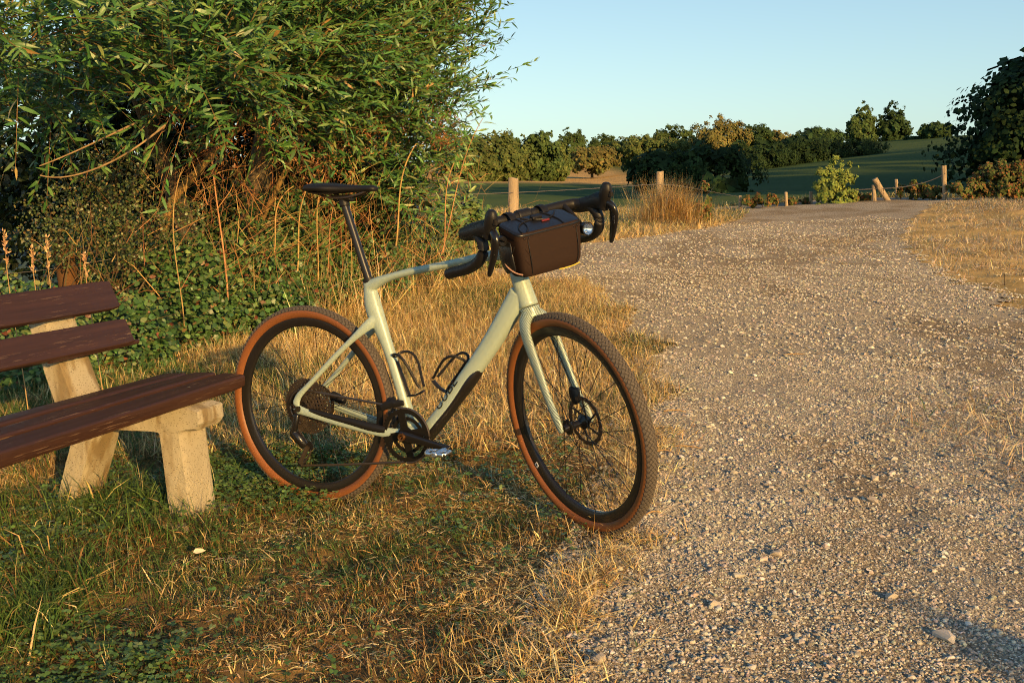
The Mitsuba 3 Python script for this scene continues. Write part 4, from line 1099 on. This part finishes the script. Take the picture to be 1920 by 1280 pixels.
# a few shoots with leaves at the track side
pts = []
for (a, b, m_) in (((-.60, 9.6, .9), (-.24, 9.55, 1.62), 20), ((-.75, 9.8, .7), (-.42, 9.8, 1.35), 18), ((-.55, 10.4, .6), (-.33, 10.3, 1.15), 16), ((-.85, 9.2, .9), (-.62, 9.0, 1.5), 18), ((-1.3, 8.6, .9), (-1.1, 8.3, 1.35), 16)):
    a, b = np.array(a), np.array(b)
    s = np.linspace(.05, 1, m_)[:, None]
    q = a + (b - a) * s
    d = norm(b - a)
    sd = norm(np.cross(d, [0, 1.0, 0])) * np.where(np.arange(m_) % 2, 1, -1)[:, None]
    pts.append((q, norm(d * .7 + sd * .7 + r.normal(0, .2, (m_, 3)))))
Q, QD = np.vstack([p[0] for p in pts]), np.vstack([p[1] for p in pts])
QN = norm(np.array([.3, -.6, .8]) + .4 * r.normal(size=Q.shape))
LQ = r.uniform(.08, .15, len(Q))
v, f, c = leaves(Q, QD, QN, LQ, LQ * .19, .25, palette(r, len(Q), WIL[2:5], (2, 2, 1)), fold=.12)
add(f'{W_}__shoot_leaves', (v, f), 'leaf_mat', color=c, kind='stuff')

# reddish withered seed heads hanging in the willow
parts = []
for i, (x, y, z, w) in enumerate(((-.62, 9.3, 1.62, .10), (-.58, 9.3, 1.42, .06), (-1.2, 8.6, 1.45, .13), (-1.45, 8.3, 1.25, .14), (-1.75, 7.7, 1.5, .12), (-2.0, 7.4, 1.35, .12), (-1.05, 9, 1.55, .09), (-1.6, 8.2, 1.6, .08), (-2.2, 7.2, 1.55, .08))):
    m_ = 420
    P_ = np.array([x, y, z]) + r.normal(0, 1, (m_, 3)) * [w, w, w * .7]
    d = unit(r, m_)
    parts.append(leaves(P_, d, unit(r, m_), r.uniform(.015, .04, m_), .006, .4, palette(r, m_, [(.32, .12, .04), (.38, .20, .07), (.22, .08, .03)], (2, 1, 1))))
mesh, col = join(parts)
add(f'{W_}__seed_heads', mesh, 'leaf_mat', color=col, kind='stuff', label='rust coloured dry seed heads in the willow')

# hawthorn scrub at the left
H_ = 'hawthorn_bush'
tag(H_, 'small-leaved thorny bush behind the left end of the bench', 'bush')
spots = np.array([(-2.55, 7.1, 1.18, .28, .25, .22, 1.5), (-2.75, 7.0, .95, .32, .25, .22, 1.3), (-2.45, 7.0, .85, .22, .2, .25, 1), (-2.9, 7.0, .72, .22, .2, .14, .6), (-2.5, 7.2, .6, .3, .2, .2, .8), (-2.2, 7.2, .85, .2, .2, .15, .7), (-3.1, 7.4, .8, .3, .3, .3, .6)])
n = 6500
k = r.choice(len(spots), n, p=spots[:, 6] / spots[:, 6].sum())
P_ = spots[k, :3] + unit(r, n) * r.random((n, 1)) ** .4 * spots[k, 3:6]
P_ += (meshkit.noise(P_ * 9, 3)[:, None] - .5) * .12
v, f, c = leaves(P_, unit(r, n), norm(unit(r, n) * .7 + [.2, -.5, .7]), r.uniform(.014, .028, n), .014, .2, palette(r, n, [(.07, .095, .03), (.05, .08, .025), (.11, .12, .04), (.15, .10, .04)], (2, 2, 1.2, .8)), shape=OVAL)
add(f'{H_}__leaves', (v, f), 'leaf_mat', color=c, kind='stuff')
tp = []
for i in range(34):
    a = spots[i % len(spots), :3]
    e = a + unit(r, 1)[0] * [.35, .2, .3]
    b = np.array([-2.6 + r.normal(0, .3), 7.15 + r.normal(0, .15), .1])
    tp.append(np.array([b, (a + b) / 2 + r.normal(0, .05, 3), a, e]))
tv, tf = tubes(tp, [np.array([.005, .004, .0025, .001])] * len(tp), sides=4)
add(f'{H_}__branches', (tv, tf), 'bark_mat', color=np.repeat(palette(r, len(tp), [(.13, .09, .045), (.08, .055, .03)], (1, 1)), 16, 0), kind='stuff')

# dark thicket behind the willow
T_ = 'thicket'
tag(T_, 'dense dark thicket behind the willow and the bench', 'thicket')
spots = np.array([(-3.3, 9.8, .9, 1.2, .7, .9, 2), (-3.9, 9.4, 1.5, 1.1, .6, .8, 2), (-3.0, 9.9, 1.9, .9, .6, .6, 1.2), (-2.4, 10.6, 1.0, 1.0, .7, 1.0, 2), (-1.7, 11.4, 1.1, .7, .6, 1.0, 1.6), (-4.6, 9.6, .5, 1.0, .8, .55, 1), (-2.4, 10.4, 2.2, 1.0, .6, .8, 1.2), (-1.6, 10.2, 1.0, .8, .6, .7, 1.6)])
n = 22000
k = r.choice(len(spots), n, p=spots[:, 6] / spots[:, 6].sum())
P_ = spots[k, :3] + unit(r, n) * r.random((n, 1)) ** .35 * spots[k, 3:6]
v, f, c = leaves(P_, unit(r, n), norm(unit(r, n) + [.1, -.3, .6]), r.uniform(.06, .11, n), .05, .2, palette(r, n, [(.014, .028, .010), (.022, .040, .014)], (1, 1)), shape=OVAL)
add(f'{T_}__leaves', (v, f), 'leaf_mat', color=c, kind='stuff')
tv, tf = tubes([np.array([(x, y, -.1), (x + r.normal(0, .15), y, .8), (x + r.normal(0, .3), y, 1.8)]) for x, y in zip(r.uniform(-4, -1.6, 26), r.uniform(9.6, 11.2, 26))], [np.array([.03, .02, .008])] * 26, sides=5)
add(f'{T_}__branches', (tv, tf), 'bark_mat', color=np.full((len(tv), 3), .07) * [1.2, 1, .8], kind='stuff')

# single dry grass stalks with seed heads behind the bench
for i, (x, y, z, lab) in enumerate(((-2.13, 4.6, .92, 'leftmost dry grass stalk with seed head above the bench back'), (-2.02, 4.6, .86, 'second dry grass stalk from the left above the bench back'), (-1.955, 4.6, .90, 'third dry grass stalk from the left, tallest behind the bench back'),
                                    (-1.80, 4.6, .83, 'rightmost dry grass stalk with seed head above the bench back'))):
    g0 = np.array([x + .05, y, 0.0])
    p = [g0, g0 + [-.01, 0, .3], [x + .012, y, .6], [x, y, z]]
    S = f'seed_stalk_{i:03d}' if i else 'seed_stalk'
    v, f = loft(p, [.0025, .0022, .0018, .0012], sides=6, n=16)
    add(S, (v, f), 'dry_stem', smooth=True)
    tag(S, lab, 'grass stalk')
    m_ = 46
    tt = r.random(m_)[:, None]
    q = np.array(p[3]) + (np.array(p[3]) - p[2]) * (-.45 * tt) + r.normal(0, .003, (m_, 3))
    v, f, c = leaves(q, norm(np.array([0, 0, 1.0]) + .45 * r.normal(size=(m_, 3))), unit(r, m_), .018, .006, .1, palette(r, m_, [(.5, .32, .16), (.42, .24, .12)], (1, 1)))
    add(f'{S}__seed_head', (v, f), 'grass_mat', color=c)


# ------------------------------------------------------------------ posts and wires
def post(key, base, top, r0, label, lean=0, group=None, cat='fence post', seed=0, mat='post_wood'):
    b, t = np.array(base, float), np.array(top, float)
    v, f = loft([b + (t - b) * k for k in np.linspace(0, 1, 9)] , np.full(9, r0), sides=14, up=(1, 0, .01))
    v = v + (meshkit.fbm(v * [14, 14, 4], 3, seed)[:, None] - .5) * r0 * .35
    top_ = np.linalg.norm(v - t, axis=1) < 1.3 * r0
    v[top_, 2] += (meshkit.noise(v[top_] * 17, seed) - .5) * r0 * .5
    return add(key, (v, f), mat, smooth=35, label=label, cat=cat, group=group)


post('fence_post', (.03, 16.5, -.2), (.02, 16.5, 1.07), .078, 'thick pale wooden post standing behind the left end of the handlebar', seed=1)
post('fence_post', (-2.89, 7.2, -.2), (-2.95, 7.2, .70), .062, 'short brown post in the undergrowth above the left of the bench', seed=2, mat='old_wood')
post('fence_post', (3.2, 23.7, -.1), (3.17, 23.7, 1.17), .075, 'pale post inside the tall tuft of golden grass', seed=3)
post('fence_post', (11.43, 29, 0), (11.31, 29, 1.32), .062, 'tall upright post beside the brambles at the right', seed=4)
post('fence_post', (10.42, 30, .1), (9.84, 30, .98), .075, 'broken post leaning steeply to the left beyond the track', seed=5)
post('fence_post', (9.92, 30.1, .1), (9.86, 30.1, .82), .055, 'stump of a post under the leaning broken post', seed=6)
post('fence_post', (7.74, 31, .0), (7.70, 31, .60), .045, 'short post left of the light green shrub, second to its left', seed=7)
post('fence_post', (8.42, 31, .0), (8.40, 31, .62), .048, 'short post touching the left side of the light green shrub', seed=8)
post('fence_post', (6.49, 31.3, .0), (6.47, 31.3, .50), .04, 'leftmost short post beyond the far bend of the track', seed=9)
post('fence_post', (10.85, 31, .1), (10.78, 31, .95), .045, 'thin pale post among red-brown weeds right of the leaning post', seed=10)


def wire(pts, label, rad=.003):
    v, f = loft(pts, rad, sides=5, n=26, up=(.1, .2, 1))
    add('fence_wire', (v, f), 'wire', smooth=True, label=label, cat='wire')


scene['wire'] = prin((.25, .21, .17), .5, metallic=.6)
wire([(-3.6, 7.2, .50), (-2.95, 7.17, .55), (-2.3, 7.3, .66), (-1.9, 7.6, .70)], 'upper thin wire from the short brown post at the left', .0022)
wire([(-3.6, 7.2, .34), (-2.95, 7.17, .37), (-2.3, 7.3, .42)], 'lower thin wire from the short brown post at the left', .0022)
wire([(9.0, 30.6, .62), (9.86, 30.05, .70), (10.6, 29.6, .78), (11.33, 28.93, 1.12)], 'sagging wire from the leaning post to the tall upright post', .012)
wire([(-7, 16.6, .80), (0.02, 16.41, .86), (3.2, 23.62, .9), (6.5, 31.2, .45)], 'wire running past the thick pale post along the verge', .005)


# ------------------------------------------------------------------ trees and bushes of the background
def crown(r, blobs, n, size, cols, wts, lift=.18, shell=.5, jag=.09, card=False, sprig=.22):
    b = np.array(blobs, float)
    w = b[:, 3] * b[:, 4] * b[:, 5]
    k = r.choice(len(b), n, p=w / w.sum())
    # clumps on the blobs, leaves in the clumps
    m_ = max(24, n // 60)
    kc = r.choice(len(b), m_, p=w / w.sum())
    uc = unit(r, m_)
    rad = shell + (1 - shell) * r.random((m_, 1)) ** .7
    C = b[kc, :3] + uc * rad * b[kc, 3:6] * (1 + jag * r.normal(size=(m_, 1)))
    rc = .2 * b[kc, 3:6].mean(1) * r.uniform(.5, 1.5, m_)
    spr = r.random(m_) < sprig
    C = np.where(spr[:, None], b[kc, :3] + uc * b[kc, 3:6] * r.uniform(1.0, 1.22, (m_, 1)), C)
    rc = np.where(spr, rc * .45, rc)
    tone = np.exp(r.normal(0, .18, m_))
    q = r.choice(m_, n, p=rc ** 1.5 / (rc ** 1.5).sum())
    u = unit(r, n)
    P = C[q] + u * (rc[q] * r.random(n) ** .45)[:, None]
    N = norm(.5 * u + .6 * uc[q] + .45 * unit(r, n) + [.1, -.3, lift])
    D = norm(np.cross(N, unit(r, n)))
    L = size * r.uniform(.6, 1.4, n)
    c = palette(r, n, cols, wts, .14) * tone[q][:, None]
    if card:
        S = np.cross(D, N)
        v = np.stack([P, P + (D * .5 - S * .4) * L[:, None], P + D * L[:, None], P + (D * .5 + S * .4) * L[:, None]], 1)
        return v.reshape(-1, 3), (np.array([[0, 1, 2], [0, 2, 3]])[None] + (np.arange(n) * 4)[:, None, None]).reshape(-1, 3), np.repeat(c, 4, 0)
    return leaves(P, D, N, L, L * .7, .2, c, shape=OVAL)


def tree(kind, x, y, zt, rad, cols, wts, n, size, label, seed, zb=None, trunk=.22, squash=1.0, group=None, blobs=None, bare=.12, cat='tree', core=0, sprig=.22):
    r = RS(seed)
    key, i = kind, 1
    while key in labels:
        key = f'{kind}_{i:03d}'
        i += 1
    g = float(ground_z(x, y)) if zb is None else zb
    h = zt - g
    if blobs is None:
        z0 = g + h * bare
        blobs = [(x, y, (z0 + zt) / 2, rad, rad * .9, (zt - z0) / 2)]
        for j in range(9):
            a = r.uniform(0, 6.28)
            q = r.uniform(.25, .55)
            blobs.append((x + rad * .62 * math.cos(a), y + rad * .5 * math.sin(a), z0 + (zt - z0) * r.uniform(.25, .82), rad * q, rad * q, (zt - z0) * q * .42 * squash))
    v, f, c = crown(r, blobs, n, size, cols, wts, card=y > 100, sprig=sprig)
    if core:
        a_, b_, c_ = crown(r, [(q[0], q[1], q[2], q[3] * .86, q[4] * .86, q[5] * .86) for q in blobs], core, size * 3.2, cols, wts, card=True, sprig=0)
        v, f = cat_mesh([(v, f), (a_, b_)])
        c = np.vstack([c, c_])
    tag(key, label, cat, group)
    add(f'{key}__crown', (v, f), 'dull_leaf', color=c)
    if trunk:
        pts = [(x, y, g - .2), (x + r.normal(0, .03) * h, y, g + h * .3), (x + r.normal(0, .05) * h, y, g + h * .75)]
        paths, rr = [np.array(pts)], [np.array([trunk, trunk * .75, trunk * .25])]
        for j in range(4):
            a = r.uniform(0, 6.28)
            p0 = np.array(pts[1]) + [0, 0, h * .08 * j]
            paths.append(np.array([p0, p0 + [rad * .3 * math.cos(a), rad * .3 * math.sin(a), h * .12], p0 + [rad * .6 * math.cos(a), rad * .6 * math.sin(a), h * .25]]))
            rr.append(np.array([trunk * .5, trunk * .3, trunk * .1]))
        tv, tf = tubes(paths, rr, sides=6)
        add(f'{key}__trunk', (tv, tf), 'bark_mat', smooth=True, color=np.tile([[.10, .075, .05]], (len(tv), 1)))
    return key


OLIVE = ([(.080, .105, .030), (.105, .12, .036), (.058, .085, .025)], (2, 1, 1))
DARKG = ([(.030, .055, .018), (.042, .07, .022), (.022, .042, .015)], (2, 1, 1))
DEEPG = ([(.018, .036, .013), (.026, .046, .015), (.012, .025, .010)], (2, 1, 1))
MIDG = ([(.05, .08, .024), (.07, .10, .03), (.04, .065, .02)], (2, 1, 1))
RUST = ([(.125, .11, .034), (.15, .12, .04), (.085, .095, .03)], (2, 1, 1))
S2 = lambda z: (z - 1.17) * 2 + 1.17
far_list = [
    ('hedge_tree', -4.76, 124, 3.13, 3.9, OLIVE, 'wide olive hedge tree next to the willow, leftmost in the row of trees'), ('hedge_tree', -.92, 128, 2.98, 3.0, OLIVE, 'low olive tree in the hedge straight above the thick pale post'),
    ('hedge_tree', 2.84, 132, 3.30, 2.6, MIDG, 'feathery topped tree at the right end of the olive hedge'), ('hedge_tree', 5.24, 138, 2.56, 2.1, OLIVE, 'lowest olive tree where the hedge slopes down to the yellow field'),
    ('field_tree', 11.02, 200, 4.57, 2.6, MIDG, 'slim blue-green tree standing up alone behind the orchard tree'), ('orchard_tree', 10.88, 150, 2.53, 3.2, RUST, 'brownish orchard tree with bare trunk in the yellow field'),
    ('field_tree', 16.8, 200, 4.0, 3.0, MIDG, 'small tree just right of the lone blue-green tree'), ('field_tree', 20.2, 196, 3.95, 3.9, OLIVE, 'broad olive tree left of centre in the far tree line'), ('field_tree', 23.5, 192, 3.89, 4.2, OLIVE, 'round olive tree below and left of the tallest central tree'),
    ('field_tree', 28.2, 196, 4.83, 3.3, MIDG, 'green tree with rounded top, tallest between orchard tree and rust-lit tree'), ('field_tree', 30.6, 190, 3.76, 3.0, OLIVE, 'olive tree just left of the rust-lit tree'),
    ('field_tree', 33.8, 180, 5.08, 3.9, RUST, 'big rust-lit tree rising above the dark tree line'), ('field_tree', 39.9, 184, 4.73, 3.2, DARKG, 'dark pointed tree right of the big rust-lit tree'), ('field_tree', 44.2, 188, 4.28, 2.6, RUST, 'smaller rust-lit tree right of the dark pointed tree'),
    ('field_tree', 45.8, 180, 3.47, 2.6, DARKG, 'low dark tree between the small rust-lit tree and the round dark tree'), ('field_tree', 47.5, 172, 4.22, 3.5, DARKG, 'round dark tree above the light green shrub'), ('field_tree', 59.8, 190, 4.49, 2.7, MIDG, 'lone conical tree on the ridge of the green hill'),
    ('field_tree', 65.0, 190, 2.83, 2.6, DARKG, 'low bush on the ridge right of the conical tree'), ('field_tree', 65.8, 180, 3.6, 1.8, DARKG, 'small dark bush on the ridge near the big dark tree'), ('field_tree', 67.1, 176, 4.66, 2.4, DARKG, 'ragged small tree on the ridge touching the big dark tree')]
for i, (kind, x, y, zt, rad, (cols, wts), lab) in enumerate(far_list):
    zb = float(ground_z(x, y)) - .3
    cone = [(x, y, zb + 1.9, 3.0, 2.6, 2.0), (x, y, zb + 3.6, 2.3, 2.0, 1.8), (x, y, zb + 5.3, 1.5, 1.4, 1.5), (x, y, zb + 6.5, .8, .8, 1.0)] if 'conical' in lab else None
    tree(kind, x, y, S2(zt) + .5, rad * 1.1, cols, wts, 9500, .36, lab, 300 + i, zb=zb, blobs=cone, trunk=.25, bare=.3 if 'orchard' in kind else .04, squash=.9)
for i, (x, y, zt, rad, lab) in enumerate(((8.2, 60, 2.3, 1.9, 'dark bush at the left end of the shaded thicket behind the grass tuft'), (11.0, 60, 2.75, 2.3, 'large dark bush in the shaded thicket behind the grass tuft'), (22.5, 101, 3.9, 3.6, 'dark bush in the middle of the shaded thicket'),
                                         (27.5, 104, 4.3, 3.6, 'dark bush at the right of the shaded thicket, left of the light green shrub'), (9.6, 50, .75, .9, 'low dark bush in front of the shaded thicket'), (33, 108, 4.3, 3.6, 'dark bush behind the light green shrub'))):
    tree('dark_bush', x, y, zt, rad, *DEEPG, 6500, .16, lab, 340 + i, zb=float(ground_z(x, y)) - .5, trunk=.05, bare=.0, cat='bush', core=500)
tree('hedge', -12.0, 27, 2.35, 3.4, *OLIVE, 7000, .10, 'distant olive hedge at the left edge above the bench', 360, trunk=.08, bare=.0, cat='hedge', blobs=[(-12.6, 27, .9, 2.6, 1.2, 1.5), (-10.2, 27.5, .8, 2.2, 1.2, 1.3), (-8.4, 28, .7, 1.6, 1.2, 1.1)])
tree('meadow_bush', -6.6, 16, 1.05, 1.2, *DARKG, 6000, .07, 'dark low bush in the shade left of the willow', 361, trunk=.05, bare=0, cat='bush', blobs=[(-6.6, 16, .5, 1.6, .8, .65), (-5.4, 16.5, .4, 1.0, .8, .5)])
# the big dark tree at the right edge
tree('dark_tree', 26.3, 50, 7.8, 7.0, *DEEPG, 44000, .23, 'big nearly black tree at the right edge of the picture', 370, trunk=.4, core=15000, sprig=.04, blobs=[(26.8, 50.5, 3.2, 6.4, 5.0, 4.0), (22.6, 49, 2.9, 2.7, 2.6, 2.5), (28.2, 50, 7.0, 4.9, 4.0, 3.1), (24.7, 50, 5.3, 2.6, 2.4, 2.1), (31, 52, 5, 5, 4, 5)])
# light green shrub and weeds along the fence
tree('green_shrub', 8.95, 30.5, 1.52, .62, [(.16, .20, .045), (.21, .24, .06), (.11, .16, .04)], (2, 1, 1), 8000, .06, 'light green sunlit shrub standing beyond the track', 380, trunk=.03, bare=.02, cat='shrub', blobs=[(8.95, 30.5, .65, .55, .45, .6), (9.08, 30.5, 1.2, .40, .3, .48), (8.72, 30.4, .85, .38, .3, .55), (9.0, 30.5, 1.55, .2, .2, .25), (8.95, 30.4, .3, .6, .4, .35)])
WEED = ([(.09, .10, .03), (.15, .09, .035), (.19, .08, .035), (.06, .085, .025)], (2, 1, 1, 2))
for i, (x, y, zt, rad, n, lab) in enumerate(((12.7, 28.6, 1.35, .75, 5200, 'tall red-green bramble bush right of the upright post'), (13.7, 28.8, 1.40, .9, 5200, 'bramble bush at the right edge beyond the track'), (11.9, 28.7, .95, .5, 2600, 'bramble bush at the foot of the tall upright post'), (10.85, 30, .86, .42, 1900, 'red-brown weeds right of the leaning broken post'),
                                            (11.25, 29.7, .70, .38, 1500, 'low brown weeds just left of the tall upright post'), (7.05, 31, .58, .5, 2000, 'green weed bush left of the short posts'), (9.7, 30.6, .5, .3, 900, 'weeds at the foot of the leaning broken post'), (8.1, 31.2, .45, .35, 900, 'low weeds between the two short posts'), (4.1, 23.6, .98, .22, 900, 'red-brown dock weed beside the tall golden grass tuft'))):
    tree('bramble_bush', x, y, zt + (.06 if x > 9 else 0), rad, *WEED, n, .065, lab, 390 + i, trunk=.012, bare=.0, cat='bush')
tree('roadside_bush', 4.5, -2.9, 1.82, 1.15, *MIDG, 2600, .07, 'bush outside the picture, behind the viewer at the right', 410, trunk=.03, bare=.0, cat='bush')
# tall trees beyond the right edge and behind the viewer, whose shade lies on the meadow and on the big dark tree
for i, (x, y, zt, rad) in enumerate(((30, 6, 17, 4.2), (33, 11, 18, 4.6), (38, 8, 21, 5.4), (47, 11, 23, 6), (57, 9, 25, 6.5), (69, 12, 26, 7), (80, 17, 32, 9), (93, 14, 34, 9), (106, 17, 35, 10))):
    tree('tall_tree', x, y, zt, rad, *MIDG, 4500, .55, 'tall tree in the row outside the picture at the right', 420 + i, trunk=.35, bare=.47, group='trees outside the picture')
